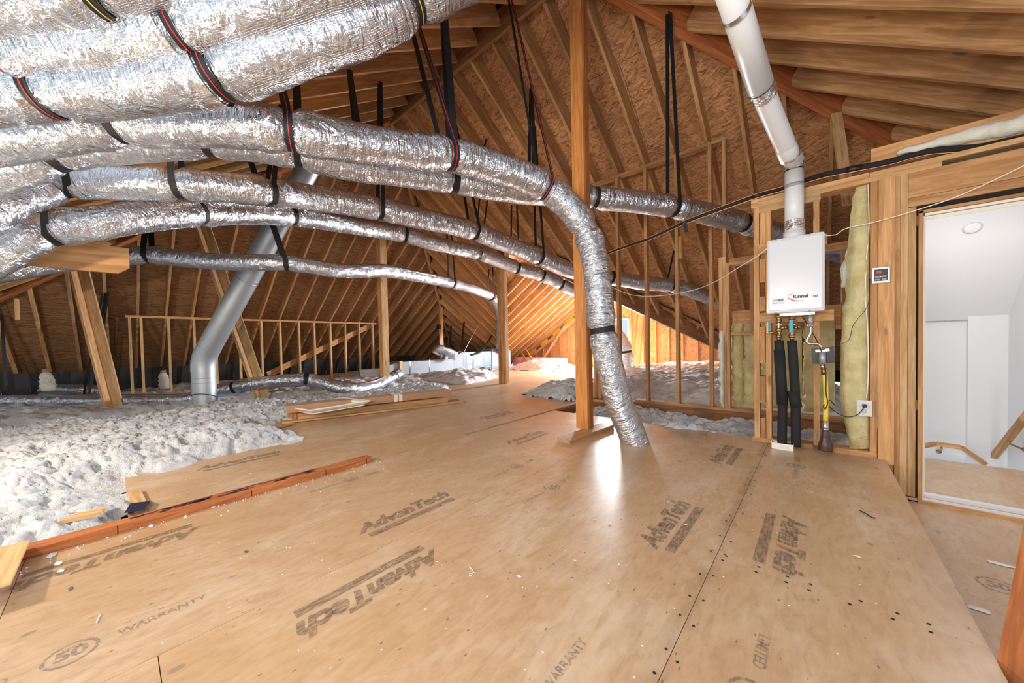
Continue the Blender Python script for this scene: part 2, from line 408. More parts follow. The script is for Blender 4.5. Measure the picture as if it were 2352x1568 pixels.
# far slope (descends towards +Y)
k = 0
xs = [-1.90+.405*i for i in range(-27, 18)]
for x in xs:
    y0 = YR+.02 if XW <= x <= XE else (YR+(x-XE) if x > XE else YR+(XW-x))
    y1 = YV+abs(x-XV) if abs(x-XV) < (EA-YV) else EA
    if y1-y0 > .3 and x < 2.6: rafter('R', (x, y0), (x, y1))
for i in range(-11, 23):                                      # hip end (descends towards -X)
    y = 1.13+.406*i
    x0 = XW-abs(y-YR); rafter('L', (x0, y), (-12.7, y), M['raft'])
for i in range(-3, 19):                                       # near slope (descends towards -Y)
    x = -2.89-.406*i
    y0 = YR-.02 if x >= XW else YR-(XW-x)
    y1 = .1 if x > -4.6 else -2.4
    if y0-y1 > .3: rafter('B', (x, y0), (x, y1))
for i in range(-4, 12):                                       # right hip end (descends towards +X)
    y = 3.67+.41*i
    x0 = XE+abs(y-YR); rafter('E', (x0, y), (3.2, y))
for i in range(0, 11):                                        # wing, descends towards -X / +X
    y = 7.2+.4*i
    if y > 11.45: break
    xl = max(-9.7, XV-(y-YV)); rafter('N', (XV, y), (xl, y))
    xr = min(-.6, XV+(y-YV)); rafter('V', (XV, y), (xr, y))
# ridge boards, hips, valleys
def lvl(name, p0, p1, wd, ht, mat): return board(name, p0, p1, wd, ht, mat, roof)
lvl('ridge_board', (XW, YR, ZR+.06), (XE, YR, ZR+.06), .045, .30, M['dark'])
d = RH*.55
lvl('hip_rafter', (XE, YR, ZR-.02+d), (4.2, YR+(4.2-XE), ZR-P*(4.2-XE)-.02+d), .09, .30, M['red'])
lvl('hip_rafter', (XW, YR, ZR+d-.03), (-12.6, YR+(12.6+XW), ZR-P*(12.6+XW)+d-.03), .045, .28, M['raft'])
lvl('hip_rafter', (XW, YR, ZR+d-.03), (-11.2, YR-(11.2+XW), ZR-P*(11.2+XW)+d-.03), .09, .28, M['red'])
ZV = plz('N', XV, YV)
lvl('valley_rafter', (XV, YV, ZV+.03), (-.55, YV+(-.55-XV), ZV-P*(-.55-XV)+.03), .09, .30, M['dark'])
lvl('valley_rafter', (XV, YV, ZV+.03), (-9.7, YV+(9.7+XV), ZV-P*(9.7+XV)+.03), .09, .30, M['dark'])
lvl('ridge_board', (XV, YV-.2, ZV+.1), (XV, 11.55, ZV+.1), .045, .25, M['raft'])
# sheathing sheets, each a panel, clipped to its slope
def sheets(key, polys, axis, w_=1.2, l_=2.4, mat=None, sheet_off=0):
    n = nrm(key); off = n*(RH+.006)
    pts = np.array([p for q in polys for p in q]); lo = pts.min(0); hi = pts.max(0)
    cw = (l_, w_/1.2) if axis == 'x' else (w_/1.2, l_)       # rows run along the eave
    for poly in polys:
        a = sum(poly[i-1][0]*poly[i][1]-poly[i][0]*poly[i-1][1] for i in range(len(poly)))
        if a < 0: poly = poly[::-1]
        iy = 0; v = lo[1] if axis == 'x' else lo[0]
        top = hi[1] if axis == 'x' else hi[0]
        while v < top:
            u = (lo[0] if axis == 'x' else lo[1]) - (l_/2 if iy % 2 else 0); ut = hi[0] if axis == 'x' else hi[1]
            while u < ut:
                g = .0025
                r = (u+g, v+g, u+l_-g, v+w_/1.2-g)
                rect = [(r[0], r[1]), (r[2], r[1]), (r[2], r[3]), (r[0], r[3])] if axis == 'x' else [(r[1], r[0]), (r[3], r[0]), (r[3], r[2]), (r[1], r[2])]
                q = clip_poly(rect, poly)
                if len(q) >= 3:
                    ar = abs(sum(q[i-1][0]*q[i][1]-q[i][0]*q[i-1][1] for i in range(len(q))))/2
                    if ar > .02:
                        jit = random.uniform(0, .004)
                        b3 = [np.array([x, y, plz(key, x, y)])+off+n*jit for x, y in q]; t3 = [p+n*.011 for p in b3]; k = len(q)
                        fs = [tuple(range(k-1, -1, -1)), tuple(range(k, 2*k))]+[(i, (i+1) % k, k+(i+1) % k, k+i) for i in range(k)]
                        o1, o2 = random.random()*40, random.random()*40; sl = 1.2; uvp = [((x if axis == 'x' else y)+o1, (y if axis == 'x' else x)*sl+o2) for x, y in q]; mesh('sheathing_panel', b3+t3, fs, mat or M['osb'], roof, False, uvp*2)
                u += l_
            v += w_/1.2; iy += 1
h = .235/1.2*P*1.0                                            # sheet plane sits above the rafters
sheets('R', [[(XW, YR-.1), (XV, YR-.1), (XV, YV), (XV-(EA-YV), EA), (XW-(EA-YR), EA)],
             [(XV, YR-.1), (XE, YR-.1), (XE+4.6, YR+4.6), (3.0, EA), (XV+(EA-YV), EA), (XV, YV)]], 'x')
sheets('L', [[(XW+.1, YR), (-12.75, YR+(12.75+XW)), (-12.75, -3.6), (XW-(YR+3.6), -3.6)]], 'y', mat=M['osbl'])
sheets('B', [[(XE, YR+.1), (XW, YR+.1), (XW-(YR+2.4), -2.4), (-4.6, -2.4), (-4.6, .1), (XE, .1)][:3]+[(-4.6, -2.4), (-4.6, YR+.1)], [(-4.6, YR+.1), (-4.6, .1), (XE, .1), (XE, YR+.1)]], 'x')
sheets('E', [[(XE-.1, YR), (3.2, YR-2.9), (3.2, YR+5.1)]], 'y')
sheets('N', [[(XV, YV), (XV, 11.6), (-9.8, 11.6), (-9.8, YV+9.8+XV)]], 'y')
sheets('V', [[(XV, YV), (XV, 11.6), (-.5, 11.6), (-.5, YV-.5-XV)]], 'y')

# unseen dark sheet added over the sheathing to stop light leaking through joints
def leak_sheet(key, poly, up=.035):
    n = nrm(key); mesh('light_leak_sheet', [np.array([x, y, plz(key, x, y)])+n*(RH+up) for x, y in poly], [tuple(range(len(poly)))], M['gap'], roof)
leak_sheet('R', [(XW-.4, YR-.2), (XE+.4, YR-.2), (3.5, YR+5.2), (3.5, EA+.5), (XV+(EA+.5-YV), EA+.5), (XV, YV), (XV-(EA+.5-YV), EA+.5), (XW-.4-(EA+.5-YR), EA+.5)])
leak_sheet('L', [(XW+.2, YR+.4), (-13.1, YR+.6+(13.1+XW)), (-13.1, -4), (XW+.6-(YR+4), -4), (XW+.2, YR-.4)])
leak_sheet('B', [(XE+.3, YR+.2), (XW-.4, YR+.2), (XW-.4-(YR+2.4), -2.4), (-4.6, -2.4), (-4.6, .1), (XE+.3, .1)])
leak_sheet('E', [(XE-.3, YR+.5), (XE-.3, YR-.5), (3.2, YR-3.2), (3.2, YR+5.8)])
leak_sheet('N', [(XV, YV), (XV, 11.7), (-10.2, 11.7), (-10.2, YV+10.2+XV)]); leak_sheet('V', [(XV, YV), (XV, 11.7), (-.3, 11.7), (-.3, YV-.3-XV)])

# ================================================================== SETTING: floor
fl = empty('floor', (0, 0, 0), kind='structure'); tag(fl, 'raised attic floor of tongue and groove wood sheets')
def fpanel(x0, y0, x1, y1, z=0, t=.019):
    # own mesh in world coordinates so print ticks and grain vary from sheet to sheet
    g = .0011; x0 += g; y0 += g; x1 -= g; y1 -= g
    v = [(x0, y0, z-t), (x1, y0, z-t), (x1, y1, z-t), (x0, y1, z-t), (x0, y0, z), (x1, y0, z), (x1, y1, z), (x0, y1, z)]
    return mesh('floor_panel', v, BOXF, M['floor'], fl)
PN = {}
for nm, r in dict(a0=(-.335, -.73, .39, 1.71), a1=(-.335, 1.71, .39, 3.97), a2=(-.335, -2.2, .39, -.73),
                  b0=(-1.545, .06, -.335, 2.5), b1=(-1.545, 2.5, -.335, 4.0), b2=(-1.545, -2.2, -.335, .06),
                  c0=(-2.755, -.3, -1.545, 2.14), c1=(-2.755, 2.14, -1.545, 4.0), c2=(-2.755, -2.2, -1.545, -.3),
                  d0=(-3.965, .02, -2.755, 2.40), d1=(-3.965, 2.40, -2.80, 4.85), e0=(-5.175, 1.1, -3.965, 3.55), e1=(-5.175, 3.55, -3.965, 6.0),
                  d2=(-4.08, 4.85, -2.80, 5.06), f0=(-6.385, 3.9, -5.175, 6.34), f1=(-6.385, 6.34, -5.175, 8.78), f2=(-6.385, 8.78, -5.175, 11.5),
                  e2=(-5.175, 6.0, -4.08, 8.44), e3=(-5.175, 8.44, -4.08, 11.5), g0=(-7.6, 5.2, -6.385, 7.64), g1=(-7.6, 7.64, -6.385, 10.08), g2=(-7.6, 10.08, -6.385, 11.5),
                  h0=(-9.6, 5.0, -7.6, 7.44), h1=(-9.6, 7.44, -7.6, 9.88), h2=(-9.6, 9.88, -7.6, 11.5), d3=(-4.08, 9.9, -3.0, 11.5)).items():
    PN[nm] = fpanel(*r)
# joists and rims under the raised sheets, lower sheet by the door
for x, y0, y1 in ((.36, -2.2, 3.93), (-2.78, 4.0, 5.05)): box('rim_joist', (x-.02, y0, -.27), (x+.02, y1, -.02), M['dark'], fl)
box('rim_joist', (-2.8, 3.96, -.27), (.35, 4.0, -.02), M['dark'], fl)
box('rim_joist', (-4.08, 5.02, -.27), (-2.8, 5.06, -.02), M['dark'], fl)
box('rim_joist', (-4.10, 5.06, -.27), (-4.06, 11.4, -.02), M['dark'], fl)
box('floor_beam', (-2.75, 5.10, -.28), (.43, 5.20, .035), M['dark'], fl)
fpanel(.39, -1.0, 1.7, 2.62, -.28); fpanel(.39, 2.62, 1.7, 3.86, -.28)
fpanel(.4, 3.86, 2.4, 5.2, -.255)
# lower ceiling lining under the loose fill
mesh('lower_lining', [(-13, -3.5, -.29), (.42, -3.5, -.29), (.42, 12, -.29), (-13, 12, -.29), (1.8, -3.5, -.29), (1.8, 5.2, -.29), (.42, 5.2, -.29), (5, 6.2, -.29), (5, 12, -.29), (.42, 6.2, -.29)], [(0, 1, 2, 3), (1, 4, 5, 6), (9, 7, 8, 2)], M['gap'], fl)

# prints on the sheets
def stamp_set(p, x, y, dirx, diry, s=.105, L=.5, faint=False, z=.0012):
    mt = M['stampl'] if faint else M['stamp']
    X = Vector(dirx); Y = Vector(diry)
    c = Vector((x, y, z))
    t = text('printed_name', 'AdvanTech', mt, p, c+Y*.018, dirx, diry, s*1.12, .95, .3, .0075)
    a = c-Y*.075
    hw, hh = L*.46, .022
    quad('printed_band', [a-X*hw-Y*hh, a+X*hw-Y*hh, a+X*hw+Y*hh, a-X*hw+Y*hh], mt, p)
    text('printed_word', 'FLOORING', M['floor'], p, a+X*(-.12)+Vector((0, 0, .0006)), dirx, diry, .032)
def seal(p, x, y, dirx, diry, r=.055, faint=True, z=.0012, words=True):
    mt = M['stampl'] if faint else M['stamp']; X = Vector(dirx); Y = Vector(diry); c = Vector((x, y, z))
    vs = []; fs = []; n = 36
    for i in range(n):
        a = i/n*2*PI
        for q in (r, r*.84): vs.append(c+X*math.cos(a)*q+Y*math.sin(a)*q)
    for i in range(n): j = (i+1) % n; fs.append((2*i, 2*j, 2*j+1, 2*i+1))
    mesh('printed_ring', vs, fs, mt, p)
    text('printed_number', '50', mt, p, c, dirx, diry, r*1.15, 1, 0, .003)
    text('printed_number', 'YEAR', mt, p, c+Y*r*.52, dirx, diry, r*.3)
    if words:
        text('printed_word', 'LIMITED', mt, p, c-X*r*3.1, dirx, diry, r*.75, .9, 0, .001)
        text('printed_word', 'WARRANTY', mt, p, c+X*r*3.5, dirx, diry, r*.75, .9, 0, .001)
Yp, Ym, Xp, Xm = (0, 1, 0), (0, -1, 0), (1, 0, 0), (-1, 0, 0)
stamp_set(PN['b0'], -1.32, .66, Ym, Xp, .115, .58)
stamp_set(PN['c0'], -1.76, 1.08, Yp, Xm, .115, .58)
stamp_set(PN['b0'], -.575, 1.88, Yp, Xm, .115, .58)
stamp_set(PN['a1'], -.115, 2.04, Ym, Xp, .115, .58)
stamp_set(PN['b1'], -.58, 3.28, Yp, Xm, .115, .55)
stamp_set(PN['c0'], -2.47, -.02, Ym, Xp, .115, .58)
stamp_set(PN['d0'], -3.68, .68, Yp, Xm, .115, .55)
seal(PN['b0'], -1.31, 1.86, Ym, Xp); seal(PN['c0'], -1.74, 2.01, Ym, Xp, .05); seal(PN['c0'], -2.5, 1.08, Ym, Xp, .05)
seal(PN['c0'], -1.77, -.12, Yp, Xm, .06); seal(PN['a0'], -.13, 1.08, Ym, Xp, .06); seal(PN['a1'], -.12, 3.29, Ym, Xp, .055)
seal(PN['b0'], -.56, .66, Yp, Xm, .055)
stamp_set(PN['d1'], -3.2, 3.3, Yp, Xm, .115, .55, True)
stamp_set(PN['c1'], -2.2, 2.7, Yp, Xm, .115, .55, True)
seal(fl, .66, 2.8, Xp, Yp, .07, True, -.2785, False); 
# nail heads and print ticks near the joints
vs = []; fs = []
for y in np.arange(-.6, 3.8, .155):
    for dx in (-.022, .025):
        x = -.335+dx+random.uniform(-.006, .006); yy = y+random.uniform(-.04, .04); r = .005
        k = len(vs); vs += [(x+r*math.cos(a), yy+r*math.sin(a), .0014) for a in np.arange(6)*PI/3]; fs.append(tuple(range(k, k+6)))
for x in np.arange(-.3, .38, .1):
    for dy in (-.02, .024):
        yy = 1.71+dy; xx = x+random.uniform(-.03, .03); r = .006
        k = len(vs); vs += [(xx+r*math.cos(a), yy+r*math.sin(a), .0014) for a in np.arange(6)*PI/3]; fs.append(tuple(range(k, k+6)))
tag(mesh('nail_heads', vs, fs, M['gap'], fl), kind='stuff')

# ================================================================== SETTING: right wall with the door
YW = 3.87; WT = .14
wr = empty('wall_right', (0, YW, 0), kind='structure'); tag(wr, 'open pine stud wall carrying the water heater and the door')
def stud(x0, x1, z0, z1, parent=wr, y0=YW, y1=YW+WT, mat='pine', name='stud'): return box(name, (x0, y0, z0), (x1, y1, z1), M[mat], parent)
ZT = 2.13
box('bottom_plate', (-.455, YW, 0), (-.03, YW+WT, .038), M['pine'], wr); box('bottom_plate', (.07, YW, 0), (.345, YW+WT, .038), M['pine'], wr)
box('top_plate', (-.455, YW, ZT+.038), (.30, YW+WT, ZT+.076), M['pine'], wr); box('top_plate', (-.455, YW, ZT), (.66, YW+WT, ZT+.037), M['pine'], wr)
box('top_plate', (.302, YW, ZT+.038), (2.0, YW+WT, ZT+.074), M['pale'], wr)
box('header_block', (-.40, YW-.002, ZT-.055), (.02, YW+.036, ZT+.062), M['pale'], wr)
stud(-.438, -.398, .038, ZT); 
for z0, z1 in ((.038, .22), (.36, .60), (.72, 1.05), (1.19, 1.32), (1.45, 1.66), (1.75, 2.08)): stud(-.394, -.354, z0, z1, y0=YW+.004)
stud(-.350, -.312, .038, 2.08)
stud(-.026, .012, 1.75, ZT); stud(-.026, .012, .038, 1.12, mat='pine')
box('blocking', (-.396, YW-.02, 1.08), (.10, YW+.018, 1.17), M['pine'], wr); box('blocking', (-.396, YW-.03, 1.70), (.06, YW+.0, 1.785), M['pine'], wr)
stud(.306, .345, .038, ZT)
stud(.349, .432, -.03, ZT, y0=YW-.022, y1=YW+.016, mat='pine', name='flat_stud')
stud(.435, .462, -.28, ZT-.0); stud(.463, .500, -.28, ZT, mat='pale'); stud(.502, .541, -.28, 1.88, mat='pale')
stud(.349, .433, -.28, -.03, y0=YW+.012, name='stud')
box('sole_block', (.40, YW, -.28), (.545, YW+WT, -.25), M['dark'], wr)
box('header', (.502, YW, 1.95), (2.0, YW+.05, 2.125), M['pine'], wr); box('header', (.502, YW, 1.885), (2.0, YW+.05, 1.947), M['pine'], wr)
box('header_edge', (.502, YW+.006, 2.118), (2.0, YW+.05, 2.133), M['card'], wr)
board('rim_board', (.315, YW+.09, 2.325), (2.0, YW+.09, 2.325), .038, .16, M['pine'], wr)
# lower stair floor framing is hidden; the doorway
dr = empty('door_1', (1.0, YW, -.28), kind='structure'); tag(dr, 'open doorway to the white stairwell with raw wood jamb and sill')
box('jamb', (.552, YW-.012, -.28), (.574, YW+.13, 1.84), M['pine'], dr); box('jamb', (.552, YW-.012, 1.825), (2.0, YW+.13, 1.845), M['pine'], dr)
box('stop', (.574, YW+.004, -.27), (.581, YW+.02, 1.822), M['cream'], dr); box('stop', (.586, YW+.04, -.24), (.592, YW+.12, 1.80), M['cream'], dr)
box('stop', (.574, YW+.004, 1.806), (2.0, YW+.02, 1.822), M['cream'], dr); box('stop', (.586, YW+.06, 1.785), (2.0, YW+.075, 1.80), M['cream'], dr)
box('sill', (.552, YW-.03, -.28), (2.0, YW+.12, -.258), M['pine'], dr)
box('sill_strip', (.574, YW-.012, -.258), (2.0, YW+.0, -.242), M['wall'], dr); box('sill_strip', (.574, YW+.06, -.258), (2.0, YW+.11, -.232), M['wall'], dr)
box('shim_gap', (.541, YW+.03, -.28), (.552, YW+.06, 1.86), M['gap'], dr); box('shim_gap', (.541, YW+.02, 1.845), (2.0, YW+.05, 1.885), M['gap'], dr)
for z in (1.74, .4): box('shim', (.540, YW-.004, z), (.556, YW+.02, z+.07), M['dark'], dr)
# stairwell beyond
ws = empty('wall_back', (1.2, 6.0, 0), kind='structure'); tag(ws, 'white drywall of the stairwell seen through the doorway')
XC = on(1, 6.0, 2222, 900)[0]
box('wall_panel', (.3, 6.05, -1.6), (XC, 6.1, 2.24), M['wall'], ws); box('wall_panel', (XC, 5.99, -1.6), (1.7, 6.1, 2.24), M['wall'], ws)
box('wall_panel', (1.46, 3.95, -1.6), (1.52, 6.1, 2.24), M['wall'], ws); box('wall_panel', (.44, 4.02, -.25), (.50, 6.1, 2.24), M['wall'], ws)
box('wall_panel', (.5, 4.012, 1.85), (1.5, 4.03, 2.24), M['wall'], ws)
cs = mesh('ceiling_2', [(.45, 6.02, 1.1), (1.5, 6.02, 1.1), (1.5, 5.05, 2.22), (.45, 5.05, 2.22), (.45, 4.0, 2.22), (1.5, 4.0, 2.22)], [(0, 1, 2, 3), (3, 2, 5, 4)], M['wall']); tag(cs, kind='structure')
box('stair_edge', (.44, 5.19, -.5), (2.0, 5.215, -.257), M['floor'], fl)
sd_p = None

# ================================================================== SETTING: knee walls and gable
wl = empty('wall_left', (-10.2, 2.7, 0), kind='structure'); tag(wl, 'low knee wall of pine studs under the left roof slope')
for x in (301, 327, 390, 448, 497, 552, 602, 645, 688, 723, 760, 794, 826, 857):
    y = on(0, -10.2, x, 820)[1]; zt = 1.60
    box('stud', (-10.24, y-.02, -.1), (-10.15, y+.02, zt), M['pale'], wl)
box('top_plate', (-10.24, .15, 1.60), (-10.15, 5.3, 1.645), M['pine'], wl)
q0 = on(0, -10.27, 615, 860); q1 = on(0, -10.27, 850, 748); board('brace', q0, q1, .03, .14, M['pine'], wl)
wc = empty('wall_centre', (-1.5, 5.15, 0), kind='structure'); tag(wc, 'tall open stud wall under the far roof slope')
for x in (-2.30, -1.87, -1.45, -1.04): box('stud', (x-.02, 5.10, .07), (x+.02, 5.19, 3.43), M['pine'], wc)
box('stud', (-.945, 5.09, .07), (-.908, 5.2, 1.98), M['pine'], wc); box('stud', (-.905, 5.09, .07), (-.868, 5.2, 1.98), M['pale'], wc); box('stud', (-.865, 5.09, .07), (-.828, 5.2, 1.90), M['pine'], wc)
box('stud', (-.90, 5.10, 1.98), (-.862, 5.19, 3.43), M['pine'], wc)
box('bottom_plate', (-2.05, 5.08, .035), (.43, 5.22, .072), M['pine'], wc); box('top_plate', (-2.75, 5.10, 3.43), (-.86, 5.19, 3.47), M['pine'], wc)
for x in (-2.70, -2.63): box('stud', (x-.02, 5.10, -.02), (x+.02, 5.19, 1.2), M['pine'], wc)
box('bottom_plate', (-2.72, 5.05, -.02), (-2.1, 5.2, .02), M['pine'], wc)
box('header', (-.83, 5.09, 1.86), (.43, 5.19, 1.90), M['pale'], wc); box('header', (-.83, 5.09, 1.90), (.43, 5.19, 1.945), M['pine'], wc)
for x in (-.60, -.19, .21): box('cripple_stud', (x-.02, 5.10, 1.03), (x+.02, 5.18, 1.86), M['pine'], wc)
box('blocking', (-.82, 5.09, .99), (-.2, 5.2, 1.03), M['pale'], wc); box('blocking', (-.82, 5.24, 1.03), (.43, 5.28, 1.30), M['pine'], wc)
box('splice_block', (-1.425, 5.10, 2.05), (-1.385, 5.17, 2.35), M['pine'], wc)
# gable end of the wing with its window
wg = empty('wall_far', (-5, 11.55, 0), kind='structure'); tag(wg, 'sunlit strand board gable wall at the end of the wing')
GY = 11.55; WX0, WX1, WZ0, WZ1 = -5.95, -4.8, .35, 1.72
def gz(x): return ZV-P*abs(x-XV)+.22
def gpan(x0, x1, zlo, zhi=None):
    v = [(x0, GY, zlo), (x1, GY, zlo), (x1, GY, zhi if zhi else max(zlo+.01, gz(x1))), (x0, GY, zhi if zhi else max(zlo+.01, gz(x0)))]
    v += [(x, y+.012, z) for x, y, z in v]; mesh('sheathing_panel', v, BOXF, M['osbw'], wg, False, [(q[2], q[0]) for q in v])
x = -9.9
while x < -.45:
    x1 = min(x+1.22, -.45)
    for a_, b_ in ((x, x1),):
        segs = [(a_, b_)]
        if b_ > WX0 and a_ < WX1:
            segs = [(s0, s1) for s0, s1 in ((a_, max(a_, WX0)), (min(b_, WX1), b_)) if s1-s0 > .02]
            m0, m1 = max(a_, WX0), min(b_, WX1); gpan(m0, m1, -.25, WZ0); gpan(m0, m1, WZ1)
        for s0, s1 in segs:
            if s0 < XV < s1: gpan(s0, XV, -.25); gpan(XV, s1, -.25)
            else: gpan(s0+.002, s1-.002, -.25)
    x = x1
for i in range(24):
    x = -9.6+.406*i
    if WX0-.02 < x < WX1+.02 or gz(x) < .1: continue
    box('stud', (x-.02, GY-.09, -.2), (x+.02, GY, max(.05, gz(x)-.24)), M['pine'], wg)
win = empty('window_1', ((WX0+WX1)/2, GY, WZ0), kind='structure'); tag(win, 'bright gable window blown out by daylight')
for lo, hi in (((WX0, GY-.05, WZ0), (WX0+.05, GY+.06, WZ1)), ((WX1-.05, GY-.05, WZ0), (WX1, GY+.06, WZ1)), ((WX0, GY-.05, WZ0), (WX1, GY+.06, WZ0+.05)), ((WX0, GY-.05, WZ1-.05), (WX1, GY+.06, WZ1))):
    box('frame', lo, hi, M['wall'], win)
box('pane', (WX0+.05, GY+.01, WZ0+.05), (WX1-.05, GY+.014, WZ1-.05), M['glassm'], win)
for x0, x1 in ((-9.0, -8.7), (-8.45, -8.1), (-7.85, -7.5), (-7.25, -6.9)):    # vent gaps by the gable rafter, their yellow light painted on strips
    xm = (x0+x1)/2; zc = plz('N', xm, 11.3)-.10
    board('gap_light_strip', (x0, 11.42, plz('N', x0, 11)-.10), (x1, 11.42, plz('N', x1, 11)-.10), .02, .14, M['yvent'], wg)
board('barge_rafter', (-9.7, 11.35, plz('N', -9.7, 11)-.24), (-6.0, 11.35, plz('N', -6.0, 11)-.24), .038, .10, M['raft'], wg)
board('barge_rafter', (-9.7, 11.33, plz('N', -9.7, 11)+.02), (-6.0, 11.33, plz('N', -6.0, 11)+.02), .038, .12, M['raft'], wg)
board('gable_brace', on(1, 11.2, 1245, 828), on(1, 11.3, 1300, 745), .09, .04, M['pale'], wg)
for q in ((1188, 792, 1208, 828), (1203, 795, 1222, 826)): board('gable_brace', on(1, 11.1, q[0], q[1]), on(1, 10.6, q[2], q[3]), .038, .09, M['raft'], wg)
# dark vent chutes at the eave of the left slope
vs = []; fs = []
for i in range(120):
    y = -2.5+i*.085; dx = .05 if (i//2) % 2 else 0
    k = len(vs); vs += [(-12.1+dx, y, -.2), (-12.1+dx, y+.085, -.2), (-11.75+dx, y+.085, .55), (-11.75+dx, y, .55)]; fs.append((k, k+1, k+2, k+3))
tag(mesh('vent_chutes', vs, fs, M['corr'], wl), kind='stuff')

# ================================================================== posts and braces
def thing(name, loc, label, cat, group=None): return empty(name, loc, label, cat, group)
pst = thing('support_post', (-1.86, 3.22, 0), 'tall orange built-up post standing on a short plank beside the foil drop duct', 'post')
for y, mt in ((3.20, 'orange'), (3.242, 'red'), (3.284, 'red')):
    board('ply', (-1.845, y, .04), (-1.845, y, roofz(-1.95, 3.22)-.12), .135, .039, M[mt], pst, up=(0, 1, 0))
pd = board('base_plank', (-1.80, 2.76, .02), (-1.74, 3.56, .02), .15, .038, M['pine']); pd.name = 'base_plank'
tag(pd, 'short plank lying on the floor under the tall orange post', 'plank')
o = thing('support_post', (-6.95, 3.8, 0), 'pine post rising from the white loose fill behind the cardboard pack', 'post')
zt = roofz(-6.95, 3.8)
board('ply', (-7.00, 3.78, -.2), (-7.00, 3.78, zt), .045, .14, M['pine'], o, up=(0, 1, 0)); board('ply', (-6.955, 3.82, -.2), (-6.955, 3.82, zt-.1), .045, .14, M['pale'], o, up=(0, 1, 0))
o = thing('support_post', (-5.55, 6.02, 0), 'thin post at the far floor edge in front of the air handler', 'post')
for dx, mt in ((-.05, 'raft'), (0, 'pine'), (.05, 'pale')): board('ply', (-5.56+dx, 6.03+dx, 0), (-5.56+dx, 6.03+dx, 3.0), .05, .10, M[mt], o, up=(0, 1, 0))
# post with junction box under the far hip
xh = -9.05
def hipRL(x): return np.array([x, YR+(XW-x), ZR-P*(XW-x)])
hq = hipRL(-9.4); o = thing('support_post', (hq[0], hq[1], 0), 'post with a black junction box beneath the far left hip', 'post')
board('ply', (hq[0], hq[1], -.1), (hq[0], hq[1], hq[2]), .10, .10, M['raft'], o, up=(0, 1, 0)); board('ply', (hq[0]+.09, hq[1]-.05, -.1), (hq[0]+.09, hq[1]-.05, hq[2]-.4), .04, .09, M['pine'], o, up=(0, 1, 0))
box('junction_box', (hq[0]+.02, hq[1]-.18, 1.45), (hq[0]+.14, hq[1]-.10, 1.60), M['blkp'], o); box('disconnect_box', (hq[0]+.2, hq[1]-.1, .15), (hq[0]+.34, hq[1]+.1, .55), M['grey'], o)
tube('conduit', [(hq[0]+.11, hq[1]-.14, 1.45), (hq[0]+.12, hq[1]-.14, .9), (hq[0]+.14, hq[1]-.12, .2)], .016, M['wall'], o, 8)
hq = hipRL(-11.0); o = thing('support_post', (hq[0], hq[1], 0), 'short post at the low end of the far left hip behind the air handler', 'post')
board('ply', (hq[0], hq[1], -.1), (hq[0], hq[1], hq[2]), .10, .10, M['raft'], o, up=(0, 1, 0))
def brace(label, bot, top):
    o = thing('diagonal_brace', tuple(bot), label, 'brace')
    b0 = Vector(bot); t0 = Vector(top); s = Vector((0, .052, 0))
    board('ply', b0-s, t0-s, .045, .125, M['raft'], o, up=Vector((-.62, .78, 0))); board('ply', b0+s, t0+s, .045, .115, M['pale'], o, up=Vector((.35, .94, 0)))  # the two tones paint the shaded and lit sides of the brace
def onhipL(px):                                               # near-left hip line at an image column
    best = min(np.arange(.1, 6, .02), key=lambda t: abs(pr((XW-t, YR-t, ZR-P*t))[0]-px)); return (XW-best, YR-best, ZR-P*best-.05)
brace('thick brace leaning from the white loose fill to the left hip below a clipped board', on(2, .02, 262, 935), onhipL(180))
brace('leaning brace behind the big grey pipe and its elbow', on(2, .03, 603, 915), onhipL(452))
q = dep(297, 601, 3.3)
prof = [(0, .122), (-2.3, .122), (-2.3, -.122), (-.075, -.122), (0, -.06)]
vv = [(y, dx, z) for dx in (-.02, .02) for y, z in prof]; k5 = len(prof)
bd = mesh('ceiling_joist', vv, [tuple(range(k5)), tuple(range(2*k5-1, k5-1, -1))]+[(i, k5+i, k5+(i+1) % k5, (i+1) % k5) for i in range(k5)], M['joist']); mm = Matrix.Rotation(PI/2, 4, 'Z'); mm.translation = Vector(q); bd.matrix_basis = mm
tag(bd, 'wide board with a clipped end running under the silver ducts at left', 'board')
# plywood scrap block at left eave
for x_, y_, lab, g_ in ((152, 705, 'short pale block nailed under the left hip', None),):
    p = on(0, -9.5, x_-113, y_); b_ = board('nailer_block', p+np.array([0, 0, .13]), p-np.array([0, 0, .2]), .038, .09, M['pale']); tag(b_, lab, 'block')
b_ = board('short_brace', on(1, 4.9, 1950, 470), on(1, 5.25, 1920, 262), .09, .038, M['pale']); tag(b_, 'short pale brace rising behind the heater wall to the red hip', 'brace')
# leaning board close to the camera at the right edge
p0 = dep(2392, 1568, .95); p1 = dep(2465, 1200, .95)
b_ = board('leaning_board', p0-(p1-p0)*.25, p1+(p1-p0)*.6, .14, .04, M['red']); tag(b_, 'reddish board leaning at the lower right corner close to the viewer', 'board')

